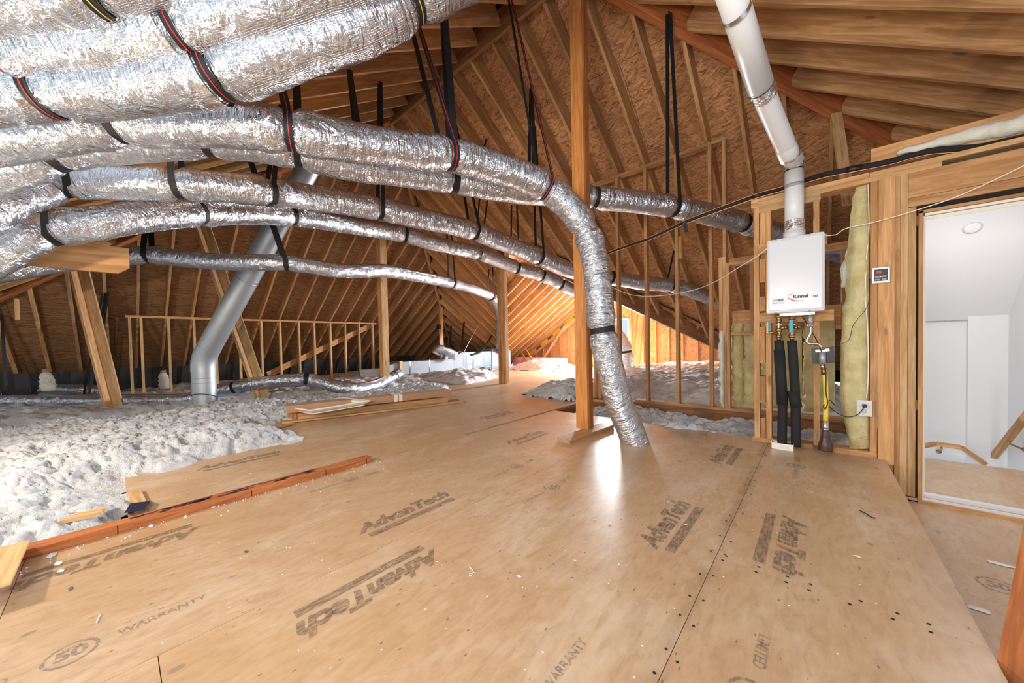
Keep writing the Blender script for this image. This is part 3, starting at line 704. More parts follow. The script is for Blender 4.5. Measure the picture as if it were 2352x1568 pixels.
# ================================================================== ducts
def duct(name, label, cat, st, D, mat='foil', pinch=(), seg=30, seed=1, step=.014, ext=None):
    """st = (px, py, depth) stations along the axis; built as one wrinkled sleeve with hanging straps as parts"""
    pts = [dep(*s) for s in st]
    path = catmull(pts, step)
    px = np.array([pr(p) for p in path])
    pin = []
    for kx, ax in pinch: pin.append(int(np.argmin(np.abs(px[:, ax]-kx))))
    o = thing(name, tuple(path[len(path)//2]), label, cat)
    s = np.concatenate([[0], np.cumsum(np.linalg.norm(np.diff(path, axis=0), axis=1))])
    R = np.full(len(path), D/2)
    for i in pin:
        R *= 1-.15*np.exp(-((s-s[i])/.042)**4); R *= 1+.055*np.exp(-((np.abs(s-s[i])-.12)/.05)**2)
    def disp(ss, th):
        S = ss[:, None]; T = th[None]
        a = vnoise(S/.05+T*.7, 3*np.cos(T)+5+0*S, seed)+vnoise(S/.05+7+T*.7, 3*np.sin(T)+5+0*S, seed+1)-1
        b2 = vnoise(S/.19, 2*np.cos(T)+9+0*S, seed+2)+vnoise(S/.19+3, 2*np.sin(T)+9+0*S, seed+3)-1
        c = vnoise(S/.017+T*1.3, 8*np.cos(T)+5+0*S, seed+4)+vnoise(S/.017+T*1.3, 8*np.sin(T)+15+0*S, seed+5)-1
        wgt = np.ones_like(ss)*1.0
        for i in pin: wgt += 1.8*np.exp(-((np.abs(ss-s[i])-.10)/.07)**2)-.7*np.exp(-((ss-s[i])/.045)**4)
        return D/.25*(wgt[:, None]*(.0032*a+.0018*c)+.006*b2)
    j = tube('sleeve', path, R, M[mat], o, seg, True, disp)
    return dict(o=o, path=path, px=px, D=D, s=s)
def ribbon(name, pts, side, wd, mat, parent, th=.003):
    pts = np.array(pts, float); side = np.array(side, float); side /= np.linalg.norm(side)
    T = np.gradient(pts, axis=0); T /= np.linalg.norm(T, axis=1)[:, None]+1e-9
    nn = np.cross(T, side); nn /= np.linalg.norm(nn, axis=1)[:, None]+1e-9
    v = np.stack([pts+side*wd/2+nn*th/2, pts-side*wd/2+nn*th/2, pts-side*wd/2-nn*th/2, pts+side*wd/2-nn*th/2], 1).reshape(-1, 3)
    n = len(pts); f = [(4*i+j, 4*i+(j+1) % 4, 4*i+4+(j+1) % 4, 4*i+4+j) for i in range(n-1) for j in range(4)]
    f += [(3, 2, 1, 0), (4*n-4, 4*n-3, 4*n-2, 4*n-1)]
    return mesh(name, v, f, mat, parent)
def strap(d, kx, ax=0, att=None, line=None, wd=.045, full=False, gap=.04):
    i = int(np.argmin(np.abs(d['px'][:, ax]-kx))); c = d['path'][i]
    i0, i1 = max(i-3, 0), min(i+3, len(d['path'])-1)
    t = d['path'][i1]-d['path'][i0]; t /= np.linalg.norm(t)
    r = d['D']/2*.885
    if att is None:
        z = np.array([0, 0, 1.]); top = None
    if full or att is None:
        up = np.array([0, 0, 1.]) if abs(t[2]) < .8 else CF
        a = up-t*(up@t); a /= np.linalg.norm(a); b2 = np.cross(t, a)
        th = np.linspace(0, 2*PI, 33); pts = [c+(a*math.cos(q)+b2*math.sin(q))*r for q in th]
        o = ribbon('band', pts, t, wd, M['strap'], d['o'])
        if line: ribbon('thread', [c+(a*math.cos(q)+b2*math.sin(q))*(r+.0035) for q in th], t, .005, M[line], o, .001)
        return
    A = np.array(att if len(att) == 3 else onroof(*att))
    up = A-c; h = np.linalg.norm(up); a = up-t*(up@t); ha = np.linalg.norm(a); a /= ha; b2 = np.cross(t, a)
    # tangent points towards the attachment
    al = math.acos(min(1, r/ha))
    arc = np.linspace(al, 2*PI-al, 26)
    ringp = [c+(a*math.cos(q)+b2*math.sin(q))*r for q in arc]
    L0 = np.linspace(A+b2*gap/2, ringp[0], 8); L1 = np.linspace(ringp[-1], A-b2*gap/2, 8)
    pts = np.concatenate([L0[:-1], ringp, L1[1:]])
    o = ribbon('hanging_strap', pts, t, wd, M['strap'], d['o'])
    if line:
        pc = np.array([c+(a*math.cos(q)+b2*math.sin(q))*(r+.0035) for q in arc])
        ribbon('thread', np.concatenate([L0[:-1]+b2*.003, pc, L1[1:]-b2*.003]), t, .005, M[line], o, .001)

A = duct('flex_duct', 'long foil duct that crosses the room and turns down into the floor by the post', 'duct',
    [(-140, 340, 1.9), (0, 321, 1.95), (150, 300, 2.0), (275, 281, 2.05), (400, 287, 2.07), (520, 288, 2.08), (640, 298, 2.12), (800, 327, 2.3), (950, 347, 2.55), (1035, 356, 2.72), (1110, 376, 2.88), (1200, 406, 3.05), (1262, 436, 3.16), (1318, 488, 3.22), (1352, 545, 3.26), (1368, 610, 3.25), (1378, 700, 3.24), (1384, 762, 3.24), (1402, 850, 3.24), (1420, 920, 3.24), (1446, 985, 3.24), (1462, 1025, 3.24)],
    .25, pinch=((275, 0), (668, 0), (1036, 0), (1258, 0), (1345, 0), (757, 1)), seed=11)
strap(A, 275, att=(250, 60)); strap(A, 668, att=(628, 120), line='redthread'); strap(A, 1036, att=(944, 30), line='redthread', gap=.10); strap(A, 1256, att=(1168, -20), line='redthread', wd=.03)
strap(A, 757, 1, full=True, wd=.05)
A2 = duct('flex_duct', 'foil duct running behind the long one and on past the post to the heater wall', 'duct',
    [(-140, 440, 2.2), (0, 398, 2.28), (150, 345, 2.36), (250, 333, 2.42), (500, 322, 2.55), (680, 347, 2.72), (800, 377, 2.9), (1030, 411, 3.3), (1200, 440, 3.6), (1340, 451, 3.85), (1540, 474, 4.05), (1700, 510, 4.35), (1800, 540, 4.6), (1900, 572, 4.9), (2010, 610, 5.2)],
    .25, pinch=((122, 0), (478, 0), (684, 0), (1044, 0), (1365, 0), (1548, 0), (1706, 0)), seed=23)
strap(A2, 122); strap(A2, 478); strap(A2, 684, att=(680, 130)); strap(A2, 1044, att=(1018, 10), wd=.06); strap(A2, 1222, att=(1220, 200), wd=.04); strap(A2, 1365); strap(A2, 1548, att=(1536, 30)); strap(A2, 1706)
strap(A2, 832, att=(803, 165), wd=.05)
Cd = duct('flex_duct', 'middle foil duct that passes behind the post towards the far right corner', 'duct',
    [(-150, 545, 2.25), (-60, 507, 2.35), (0, 470, 2.45), (80, 440, 2.6), (145, 418, 2.7), (300, 421, 2.85), (420, 424, 2.95), (560, 433, 3.15), (625, 441, 3.3), (700, 452, 3.6), (870, 479, 4.05), (950, 498, 4.3), (1078, 527, 4.8), (1158, 558, 5.2), (1240, 590, 5.6), (1311, 622, 5.9), (1400, 636, 6.1), (1481, 650, 6.4), (1548, 656, 6.7), (1598, 672, 7.0), (1655, 700, 7.3), (1700, 730, 7.6)],
    .255, pinch=((143, 0), (408, 0), (622, 0), (872, 0), (1090, 0), (1240, 0), (1403, 0), (1540, 0)), seed=37)
strap(Cd, 143, att=(125, 250)); strap(Cd, 408, att=(395, 240), gap=.12); strap(Cd, 622, att=(640, 250), gap=.12); strap(Cd, 872, att=(873, 190)); strap(Cd, 1090, att=(1045, 290), gap=.06); strap(Cd, 1240, att=(1225, 290), gap=.06); strap(Cd, 1403); strap(Cd, 1540, att=(1550, 575), wd=.04)
Dd = duct('flex_duct', 'foil duct lying just below and behind the middle one', 'duct',
    [(-140, 665, 2.6), (0, 580, 2.65), (105, 531, 2.75), (250, 508, 2.95), (400, 490, 3.35), (470, 488, 3.65), (560, 489, 4.1), (670, 496, 4.65), (800, 517, 5.35), (930, 539, 5.95), (1000, 560, 6.25), (1104, 583, 6.8), (1190, 616, 7.25), (1250, 634, 7.5), (1320, 668, 7.9), (1400, 700, 8.2)],
    .27, pinch=((108, 0), (452, 0), (670, 0), (931, 0), (1100, 0), (1188, 0), (1246, 0), (1288, 0)), seed=41)
strap(Dd, 108, att=(92, 330), gap=.12); strap(Dd, 452); strap(Dd, 670); strap(Dd, 931)
for q in (1100, 1188, 1246, 1288): strap(Dd, q, full=True, line='yelthread' if q == 1100 else None)
Ed = duct('flex_duct', 'lowest thin foil duct sagging across to the air handler', 'duct',
    [(-110, 645, 3.6), (0, 626, 3.8), (150, 602, 4.1), (320, 586, 4.4), (400, 591, 4.5), (500, 601, 4.6), (640, 603, 4.8), (700, 610, 5.0), (780, 622, 5.3), (850, 622, 5.7), (900, 624, 6.0), (1040, 651, 7.2), (1100, 668, 7.9), (1138, 690, 8.4), (1149, 730, 8.6), (1150, 800, 8.6)],
    .22, pinch=((340, 0), (655, 0), (1038, 0), (1128, 0)), seed=53, step=.03)
strap(Ed, 340, att=(342, 470), wd=.06); strap(Ed, 655, att=tuple(dep(572, 360, 4.8)), gap=.12, wd=.06); strap(Ed, 1038, att=(1030, 510), gap=.12); strap(Ed, 1128, att=(1127, 615), gap=.12)
Fd = duct('flex_duct', 'large foil duct overhead, lowest of the three at upper left, bending up to the right', 'duct',
    [(-170, 238, 1.62), (0, 215, 1.68), (120, 211, 1.7), (240, 203, 1.72), (360, 191, 1.72), (460, 178, 1.72), (525, 161, 1.72), (600, 140, 1.72), (700, 103, 1.74), (800, 70, 1.76), (890, 28, 1.8), (945, -8, 1.82), (1020, -44, 1.85), (1150, -95, 1.9), (1300, -150, 1.95)],
    .262, pinch=((112, 0), (500, 0), (938, 0)), seed=67)
strap(Fd, 112, att=tuple(np.array(dep(112, 211, 1.7))+np.array([.1, .05, 1.1])), line='redthread'); strap(Fd, 500, att=tuple(np.array(dep(500, 165, 1.72))+np.array([.05, 0, 1.0])), line='redthread'); strap(Fd, 938, att=tuple(np.array(dep(938, -8, 1.82))+np.array([-.1, 0, 1.0])), line='yelthread')
Gd = duct('flex_duct', 'large crumpled foil duct overhead at upper left above the lowest one', 'duct',
    [(-170, 138, 1.55), (0, 122, 1.6), (100, 122, 1.62), (240, 105, 1.62), (340, 88, 1.62), (430, 64, 1.61), (520, 40, 1.6), (650, -6, 1.6), (800, -58, 1.62), (950, -115, 1.65)],
    .275, pinch=((5, 0), (425, 0)), seed=71)
strap(Gd, 18, att=tuple(np.array(dep(18, 120, 1.6))+np.array([.1, .05, 1.1])), line='redthread'); strap(Gd, 428, att=tuple(np.array(dep(428, 64, 1.61))+np.array([0, .1, 1.0])), line='redthread')
Hd = duct('flex_duct', 'foil duct at the upper left corner held by a strap with a yellow line', 'duct',
    [(-170, 10, 1.42), (0, -3, 1.45), (150, -22, 1.45), (260, -42, 1.45), (400, -82, 1.45), (600, -150, 1.45)], .262, pinch=((225, 0),), seed=83)
strap(Hd, 222, att=tuple(np.array(dep(222, -35, 1.45))+np.array([0, .1, 1.0])), line='yelthread')
# printed tape wraps at sleeve joints
def tape(d, kx, wdx=.09, ax=0):
    i = int(np.argmin(np.abs(d['px'][:, ax]-kx))); n = int(wdx/2/.014)
    seg = d['path'][i-n:i+n+1]
    tube('foil_tape', seg, d['D']/2+.003, M['foil2'], d['o'], 30, False, lambda s, th: .0035*(vnoise(s[:, None]/.03, 4*np.cos(th)[None]+5+0*s[:, None], 3)-.4)+0*th[None])
tape(A2, 850, .12); tape(Fd, 465, .10); tape(Gd, 375, .14); tape(A, 1352, .05)
# ducts lying on the loose fill
L1 = duct('flex_duct', 'grey foil duct lying on the loose fill along the left eave', 'duct', [(-80, 890, 7.2), (0, 893, 7.2), (120, 894, 7.2), (230, 897, 7.2), (262, 902, 7.2)], .25, pinch=((205, 0),), seed=91, step=.03)
L2 = duct('flex_duct', 'foil duct snaking across the loose fill behind the big grey pipe to the metal trunk', 'duct',
    [(-60, 922, 6.3), (60, 922, 6.3), (200, 922, 6.2), (330, 920, 6.1), (430, 917, 6.0), (520, 893, 6.2), (600, 879, 6.3), (690, 872, 6.4), (730, 876, 6.5), (800, 893, 6.5), (850, 888, 6.9), (890, 872, 7.6), (915, 858, 8.2)], .24, pinch=((540, 0), (703, 0), (905, 0)), seed=97, step=.025)
strap(L2, 540, full=True); strap(L2, 703, full=True, wd=.09); strap(L2, 905, full=True, wd=.1)
strap(L1, 205, att=tuple(on(0, -9.2, 242, 672)), gap=.1)
L3 = duct('flex_duct', 'short foil duct behind the air handler trunk', 'duct', [(1000, 812, 11), (1008, 803, 11), (1025, 806, 11), (1048, 818, 11)], .3, pinch=((1004, 0),), seed=99, step=.04)
L4 = duct('flex_duct', 'pale duct glowing in front of the gable window', 'duct', [(1340, 745, 9.2), (1400, 755, 9.2), (1432, 790, 9.2), (1440, 840, 9.2), (1440, 880, 9.2)], .34, pinch=((808, 1),), seed=101, step=.03)
strap(L4, 808, 1, full=True, wd=.05)
# loose strap ends hanging from rafters at the back
def loose(label, att, bot, wd=.04, mk_='strap', hook=False):
    Apt = onroof(*att); dd = float((Apt-CO)@CF); Bp = dep(bot[0], bot[1], dd*.985)
    o = ribbon('webbing_strap', np.linspace(Apt, Bp, 6), CR, wd, M['strap'], None); tag(o, label, 'strap')
loose('thin black strap hanging loose from a rafter high behind the long duct', (1118, 318), (1110, 345), .03)
loose('black strap hanging near the roof on the left eave side', (243, 672), (205, 905), .05)
loose('black strap at the far left edge below the dark hip', (4, 720), (14, 885), .06)
loose('left black strap of the pair hanging above the air handler', (1036, 748), (1033, 805), .06)
loose('right black strap of the pair hanging above the air handler', (1066, 738), (1060, 803), .06)
for i, (a_, b2) in enumerate((((1103, 440), (1096, 515)), ((1122, 440), (1112, 517)), ((1175, 470), (1174, 545)), ((1187, 470), (1191, 555)))):
    loose(['leftmost of four thin straps behind the middle duct', 'second of four thin straps behind the middle duct', 'third of four thin straps behind the middle duct', 'rightmost of four thin straps behind the middle duct'][i], a_, b2, .03)

# ================================================================== loose fill insulation (nobody could count the tufts)
def inside(poly, X, Y):
    ins = np.zeros(X.shape, bool); n = len(poly)
    for i in range(n):
        x0, y0 = poly[i-1]; x1, y1 = poly[i]
        c = ((y0 > Y) != (y1 > Y)) & (X < (x1-x0)*(Y-y0)/((y1-y0) if y1 != y0 else 1e-9)+x0); ins ^= c
    return ins
def sdf(poly, X, Y):
    d = np.full(X.shape, 1e9); n = len(poly)
    for i in range(n):
        a = np.array(poly[i-1]); b_ = np.array(poly[i]); ab = b_-a
        t = np.clip(((X-a[0])*ab[0]+(Y-a[1])*ab[1])/(ab@ab+1e-9), 0, 1)
        d = np.minimum(d, np.hypot(X-a[0]-ab[0]*t, Y-a[1]-ab[1]*t))
    return np.where(inside(poly, X, Y), d, -d)
def tufts(X, Y, cell, seed):
    """cauliflower-like bumps: highest of many random half-spheres"""
    rs = np.random.RandomState(seed); jx = rs.rand(64, 64); jy = rs.rand(64, 64); jr = .55+.5*rs.rand(64, 64)
    ix = np.floor(X/cell).astype(int); iy = np.floor(Y/cell).astype(int); out = np.zeros(X.shape)
    for dx in (-1, 0, 1):
        for dy in (-1, 0, 1):
            a = (ix+dx) & 63; b_ = (iy+dy) & 63
            cx = (ix+dx+jx[a, b_])*cell; cy = (iy+dy+jy[a, b_])*cell; r = jr[a, b_]*cell
            q = 1-((X-cx)**2+(Y-cy)**2)/r**2
            out = np.maximum(out, np.sqrt(np.maximum(q, 0))*r)
    return out
def fill(name, label, poly, step, hfun, seed, edge=.35, mat='fluff', edge_noise=.22, rough=1.0, low=-.03):
    p = np.array(poly); lo = p.min(0); hi = p.max(0)
    xs_ = np.arange(lo[0], hi[0]+step, step); ys_ = np.arange(lo[1], hi[1]+step, step)
    X, Y = np.meshgrid(xs_, ys_, indexing='ij')
    wx = (vnoise(X/.09, Y/.09, seed+5)-.5)*.05+(vnoise(X/.03, Y/.03, seed+7)-.5)*.02; wy = (vnoise(X/.09+40, Y/.09, seed+6)-.5)*.05+(vnoise(X/.03+9, Y/.03, seed+8)-.5)*.02
    d = sdf(poly, X, Y)+edge_noise*(vnoise(X/.3, Y/.3, seed)-.55)+.10*(vnoise(X/.07, Y/.07, seed+1)-.5)
    k = np.clip(d/edge, 0, 1); k = k**.6
    big = (vnoise(X/.55, Y/.55, seed+2)-.5)*.13+(vnoise(X/.22, Y/.22, seed+3)-.5)*.07
    t1 = tufts(X+wx, Y+wy, .10, seed); t2 = tufts(X+wx*1.5, Y+wy*1.5, .042, seed+1); t3 = tufts(X+wx*2, Y+wy*2, .021, seed+2)
    h = hfun(X, Y)+rough*(big+.6*t1+1.15*t2+(1.5*t3 if step < .03 else 0)+.02*(vnoise(X/.018, Y/.018, seed+9)-.5))-.06
    Z = np.where(d > 0, low+(h-low)*k, low)
    ok = d > -.03
    idx = -np.ones(X.shape, int); idx[ok] = np.arange(ok.sum())
    V = np.stack([X[ok]+wx[ok]*.8, Y[ok]+wy[ok]*.8, Z[ok]], 1)
    q = ok[:-1, :-1] & ok[1:, :-1] & ok[1:, 1:] & ok[:-1, 1:]
    Fq = np.stack([idx[:-1, :-1][q], idx[1:, :-1][q], idx[1:, 1:][q], idx[:-1, 1:][q]], 1)
    me = bpy.data.meshes.new(name); me.vertices.add(len(V)); me.vertices.foreach_set('co', V.ravel())
    me.loops.add(Fq.size); me.loops.foreach_set('vertex_index', Fq.ravel().astype(np.int32))
    me.polygons.add(len(Fq)); me.polygons.foreach_set('loop_start', np.arange(0, Fq.size, 4, dtype=np.int32)); me.polygons.foreach_set('loop_total', np.full(len(Fq), 4, np.int32))
    me.update(calc_edges=True); me.validate(); me.materials.append(M[mat])
    me.polygons.foreach_set('use_smooth', [True]*len(me.polygons))
    o = bpy.data.objects.new(name, me); C.objects.link(o); tag(o, label, 'insulation', None, 'stuff'); return o
near = [(-2.76, -1.7), (-2.77, -.3), (-2.79, .10), (-3.20, .08), (-3.74, .02), (-3.98, .5), (-3.98, 1.18), (-4.6, 1.24), (-5.2, 1.42), (-5.35, 2.6), (-5.28, 4.05), (-6.5, 5.2), (-7.6, 5.2), (-7.6, -1.9)]
fill('loose_fill', 'white loose fill insulation heaped beside the raised floor at left', near, .0135, lambda X, Y: .045+.07*np.exp(-((X+5.2)**2+(Y-.3)**2)/1.5)+0*X, 5)
far = [(-7.55, -2.5), (-7.55, 5.2), (-6.5, 5.2), (-5.9, 5.2), (-6.33, 6.6), (-6.9, 7.3), (-8.45, 8.2), (-8.5, 7.2), (-9.5, 7.0), (-9.6, 11.0), (-12.6, 11.0), (-12.6, -2.5)]
fill('loose_fill', 'white loose fill insulation spread under the left roof slope', far, .045, lambda X, Y: .04+.16*np.exp(-((X+7.3)**2+(Y-6.3)**2)/1.2)+0*X, 9, low=-.2)
fill('loose_fill', 'loose fill showing in the floor pit in front of the far stud wall', [(-2.76, 4.0), (-2.76, 5.1), (.42, 5.1), (.42, 3.99), (-.45, 3.99), (-.5, 3.9), (-1.1, 3.88), (-1.6, 3.96), (-1.95, 4.02)], .022, lambda X, Y: -.10+.12*np.clip((X+1.9), 0, .6)*np.clip((4.6-Y), 0, .6)*2, 15, edge=.12, edge_noise=.06, low=-.22)
fill('loose_fill', 'loose fill heaped between the far stud wall and the sunlit gable', [(-4.0, 5.25), (-4.0, 9.8), (-3.0, 11.4), (.2, 11.4), (.43, 5.22), (-2.1, 5.22), (-2.9, 5.0)], .045, lambda X, Y: .10+.16*np.clip((Y-6)/3, 0, 1)+0*X, 21, edge=.5, low=-.2)
fill('loose_fill', 'small drift of loose fill spilled at the corner of the walkway hole', [(-4.05, 5.0), (-3.6, 4.75), (-3.05, 4.85), (-2.9, 5.3), (-3.2, 6.0), (-3.9, 6.4), (-4.25, 6.1)], .025, lambda X, Y: .10+.14*np.clip(X+3.9, 0, 1), 27, edge=.3, low=.0)
fill('loose_fill', 'pile of loose fill on the far walkway against the pink packs', [(-9.0, 10.6), (-8.9, 9.5), (-7.4, 9.2), (-6.3, 9.3), (-5.6, 9.9), (-6.2, 10.7)], .04, lambda X, Y: .02+.34*np.exp(-((X+7.4)**2/.9+(Y-10.0)**2/.4)), 31, edge=.4, low=.0)

# ================================================================== big grey pipe
gp = thing('vent_pipe', tuple(dep(472, 930, 4.8)), 'big grey metal pipe slanting up from an elbow in the white loose fill', 'pipe')
b0 = dep(472, 965, 5.42); b1 = np.array([b0[0], b0[1], dep(474, 848, 5.42)[2]]); b2 = dep(745, 318, 5.12)
dd_ = (b2-b1)/np.linalg.norm(b2-b1)
tube('lower_section', [b0, b1-np.array([0, 0, .02])], .150, M['galv'], gp, 36, False)
el = [b1+np.array([0, 0, -.03]), b1+np.array([0, 0, .06]), b1+np.array([0, 0, .15])+dd_*.06, b1+np.array([0, 0, .16])+dd_*.22]
tube('elbow', catmull(el, .06), .153, M['galv'], gp, 36, False, smooth=True)
st = el[-1]; L = np.linalg.norm(b2-st)
for f0, f1 in ((0, .33), (.33, .66), (.66, 1.0)):
    tube('pipe_section', [st+(b2-st)*f0, st+(b2-st)*(f1+.004)], .150, M['galv'], gp, 36, False)
for f in (.33, .345, .66, .675):
    c = st+(b2-st)*f; tube('joint_bead', [c-dd_*.006, c, c+dd_*.006], [.151, .155, .151], M['galv'], gp, 36, False)
for zz in (-.04, .03, .30):
    c = b1+np.array([0, 0, -.16+zz]); tube('joint_bead', [c-[0, 0, .006], c, c+[0, 0, .006]], [.151, .155, .151], M['galv'], gp, 36, False)
n_ = np.cross(dd_, CR); 
for zz, tl in ((.22, .03), (.36, .07)):
    th = np.linspace(0, 2*PI, 33); c = np.array([b0[0], b0[1], b0[2]+zz])
    ribbon('hanger_wire', [c+np.array([math.cos(t)*.154, math.sin(t)*.154, tl*math.cos(t+.6)]) for t in th], (0, 0, 1), .012, M['strap'], gp)

# ================================================================== water heater and its vent
hx0, hx1 = on(1, 3.62, 1762, 600)[0], on(1, 3.62, 1895, 600)[0]; hz0 = on(1, 3.62, 1766, 721)[2]; hz1 = on(1, 3.62, 1762, 553)[2]
wh = thing('water_heater', ((hx0+hx1)/2, 3.85, hz0), 'white tankless water heater hung on the stud wall', 'water heater')
box('casing', (hx0+.006, 3.635, hz0+.01), (hx1-.006, 3.86, hz1-.01), M['enamel'], wh, .02)
box('front_cover', (hx0, 3.605, hz0), (hx1, 3.66, hz1), M['enamel'], wh, .018); box('front_rise', (hx0+.012, 3.597, hz0+.02), (hx1-.012, 3.615, hz1-.018), M['enamel'], wh, .008)
box('bottom_plate', (hx0+.08, 3.66, hz0-.02), (hx1-.06, 3.84, hz0+.012), M['steel'], wh)
fy = 3.594
lx = (hx0+hx1)/2
text('brand_text', 'Rinnai', M['ink'], wh, (hx0+.215, fy, hz0+.125), (1, 0, 0), (0, 0, 1), .038, 1.0, 0, .0012)
ar = [(hx0+.145+.045+.055*math.cos(t)-.0*t, fy, hz0+.118+.026*math.sin(t)-.012*math.cos(t)) for t in np.linspace(2.0, 5.6, 26)]
wv = [.0025+.006*math.sin((i/25)*PI)**1 for i in range(26)]
vs = []; 
for (x, y, z), q in zip(ar, wv): vs += [(x, y, z+q/2), (x, y, z-q/2)]
mesh('brand_swoosh', vs, [(2*i, 2*i+1, 2*i+3, 2*i+2) for i in range(25)], M['redink'], wh)
text('model_text', 'R85', M['ink'], wh, (hx1-.055, fy, hz0+.118), (1, 0, 0), (0, 0, 1), .024, .8, 0, .0004)
quad('sticker', [(hx0+.035, fy-.0002, hz0+.075), (hx0+.115, fy-.0002, hz0+.075), (hx0+.115, fy-.0002, hz0+.125), (hx0+.035, fy-.0002, hz0+.125)], M['wall'], wh)
text('sticker_text', 'AQUA', M['blueink'], wh, (hx0+.054, fy-.001, hz0+.108), (1, 0, 0), (0, 0, 1), .014)
quad('sticker_patch', [(hx0+.072, fy-.0006, hz0+.101), (hx0+.108, fy-.0006, hz0+.101), (hx0+.108, fy-.0006, hz0+.115), (hx0+.072, fy-.0006, hz0+.115)], M['blueink'], wh)
text('sticker_text', 'HYPO', M['wall'], wh, (hx0+.09, fy-.0012, hz0+.108), (1, 0, 0), (0, 0, 1), .0125)
quad('sticker_line', [(hx0+.04, fy-.0006, hz0+.083), (hx0+.075, fy-.0006, hz0+.083), (hx0+.075, fy-.0006, hz0+.087), (hx0+.04, fy-.0006, hz0+.087)], M['redink'], wh)
for fx, fz in ((.06, .008), (.27, .008), (.06, hz1-hz0-.009), (.27, hz1-hz0-.009)):
    tube('screw', [(hx0+fx, 3.607, hz0+fz), (hx0+fx, 3.600, hz0+fz)], .005, M['steel'], wh, 8)
# vent: collar, vertical piece, elbow, long run towards the viewer
vp = thing('flue_pipe', ((hx0+hx1)/2+.01, 3.73, hz1), 'white flue pipe rising from the water heater and bending overhead', 'pipe')
vx, vy = on(1, 3.73, 1824, 520)[0], 3.73; zb = on(1, 3.73, 1822, 388)[2]
def rng(nm, a, b_, r, mt, **k): tube(nm, [np.array(a), np.array(b_)], r, M[mt], vp, 28, k.get('cap', True))
rng('collar', (vx, vy, hz1-.01), (vx, vy, hz1+.06), .072, 'pvc'); rng('lower_tube', (vx, vy, hz1+.05), (vx, vy, zb-.02), .063, 'pvc')
for i, zz in enumerate((hz1+.075, zb-.01)):
    pth = [(vx, vy, zz+q) for q in np.linspace(0, .075, 9)]
    tube('foil_wrap', pth, .0665, M['foil2'], vp, 28, False, lambda s, th: .003*(vnoise(s[:, None]/.012, 5*np.cos(th)[None]+5+0*s[:, None], 5)-.3)+0*th[None])
rng('clamp', (vx, vy, on(1, 3.73, 1822, 432)[2]), (vx, vy, on(1, 3.73, 1822, 424)[2]), .065, 'grey')
e0 = np.array([vx, vy, zb+.04]); e1 = dep(1812, 355, 2.68); e2 = dep(1748, 203, 2.25); e3 = dep(1690, 28, 1.93); e4 = dep(1640, -140, 1.72)
tube('elbow', catmull([e0+[0, 0, -.04], e0+[0, 0, .02], e1, e1+(e2-e1)*.15], .03), .0665, M['pvc'], vp, 28, False)
tube('run_tube', [e1+(e2-e1)*.1, e2], .064, M['pvc'], vp, 28, False); tube('run_tube', [e2, e4], .071, M['pvc'], vp, 28, True)
u_ = (e2-e1)/np.linalg.norm(e2-e1)
tube('foil_wrap', [e2+u_*q for q in np.linspace(-.07, .005, 9)], .0715, M['foil2'], vp, 28, False, lambda s, th: .004*(vnoise(s[:, None]/.012, 5*np.cos(th)[None]+5+0*s[:, None], 8)-.3)+0*th[None])
tube('foil_wrap', [e1+u_*q for q in np.linspace(-.02, .05, 9)], .0675, M['foil2'], vp, 28, False, lambda s, th: .004*(vnoise(s[:, None]/.012, 5*np.cos(th)[None]+5+0*s[:, None], 9)-.3)+0*th[None])
tube('seam_ring', [e3+u_*q for q in (-.012, .012)], .0725, M['steel'], vp, 28, False)
tube('seam_ring', [e2+u_*q for q in (.010, .014)], .0722, M['gap'], vp, 28, False)
# water lines
def wp(label, xt, zt, xb, zb_, side):
    o = thing('water_line', (xb, 3.72, 0), label, 'pipe'); y = 3.72
    tube('foam_sleeve', catmull([(xb, y, zb_), (xb-.004*side, y, (zb_+zt)/2), (xt, y, zt)], .05), .033, M['black'], o, 20)
    tube('outer_sleeve', [(xb+.004, y-.004, zb_+(.33 if side > 0 else .34)), (xt+.002, y-.004, zt-(.08 if side < 0 else .42))] , .0385, M['black'], o, 20)
    tube('sleeve_seam', [(xb+.004, y-.041, zb_+.34), (xt+.002, y-.042, zt-.09 if side < 0 else zt-.43)], .002, M['gap'], o, 6)
    tube('valve_body', catmull([(xt, y, zt), (xt, y, zt+.09), (xt, y, hz0-.005)], .02), [.017]*1 if False else .016, M['brass'], o, 14)
    for q, r in ((.02, .023), (.075, .024), (.15, .022), (.19, .024)): 
        if zt+q+.03 < hz0: tube('fitting', [(xt, y, zt+q), (xt, y, zt+q+.03)], r, M['brass'], o, 6 if r > .0235 else 12)
    tube('white_ring', [(xt, y, zt+.128), (xt, y, zt+.137)], .0225, M['pvc'], o, 12)
    tube('drain_cock', [(xt, y, zt+.10), (xt+.045, y-.02, zt+.11)], .013, M['brass'], o, 10); tube('drain_nut', [(xt+.04, y-.018, zt+.108), (xt+.056, y-.025, zt+.112)], .016, M['brass'], o, 6)
    if side < 0: box('lever', (xt-.075, y-.05, zt+.075), (xt-.064, y-.03, zt+.165), M['teal'], o, .003); tube('lever_arm', [(xt, y-.02, zt+.06), (xt-.07, y-.045, zt+.075)], .009, M['brass'], o, 8)
    else: box('lever', (xt-.016, y-.042, zt+.065), (xt+.010, y-.03, zt+.17), M['teal'], o, .003)
    return o
zt = on(1, 3.72, 1789, 782)[2]
wp('left black foam-covered water line below the heater with a teal lever at its side', on(1, 3.72, 1789, 782)[0], zt, on(1, 3.72, 1796, 1005)[0], .04, -1)
wp('right black foam-covered water line below the heater with a teal lever at its front', on(1, 3.72, 1819, 782)[0], zt, on(1, 3.72, 1828, 1010)[0], .04, 1)
g_ = thing('gas_line', tuple(on(1, 3.74, 1897, 1020)), 'yellow gas line with steel flex connector below the heater', 'pipe')
Q = lambda x, y, Y=3.74: on(1, Y, x, y)
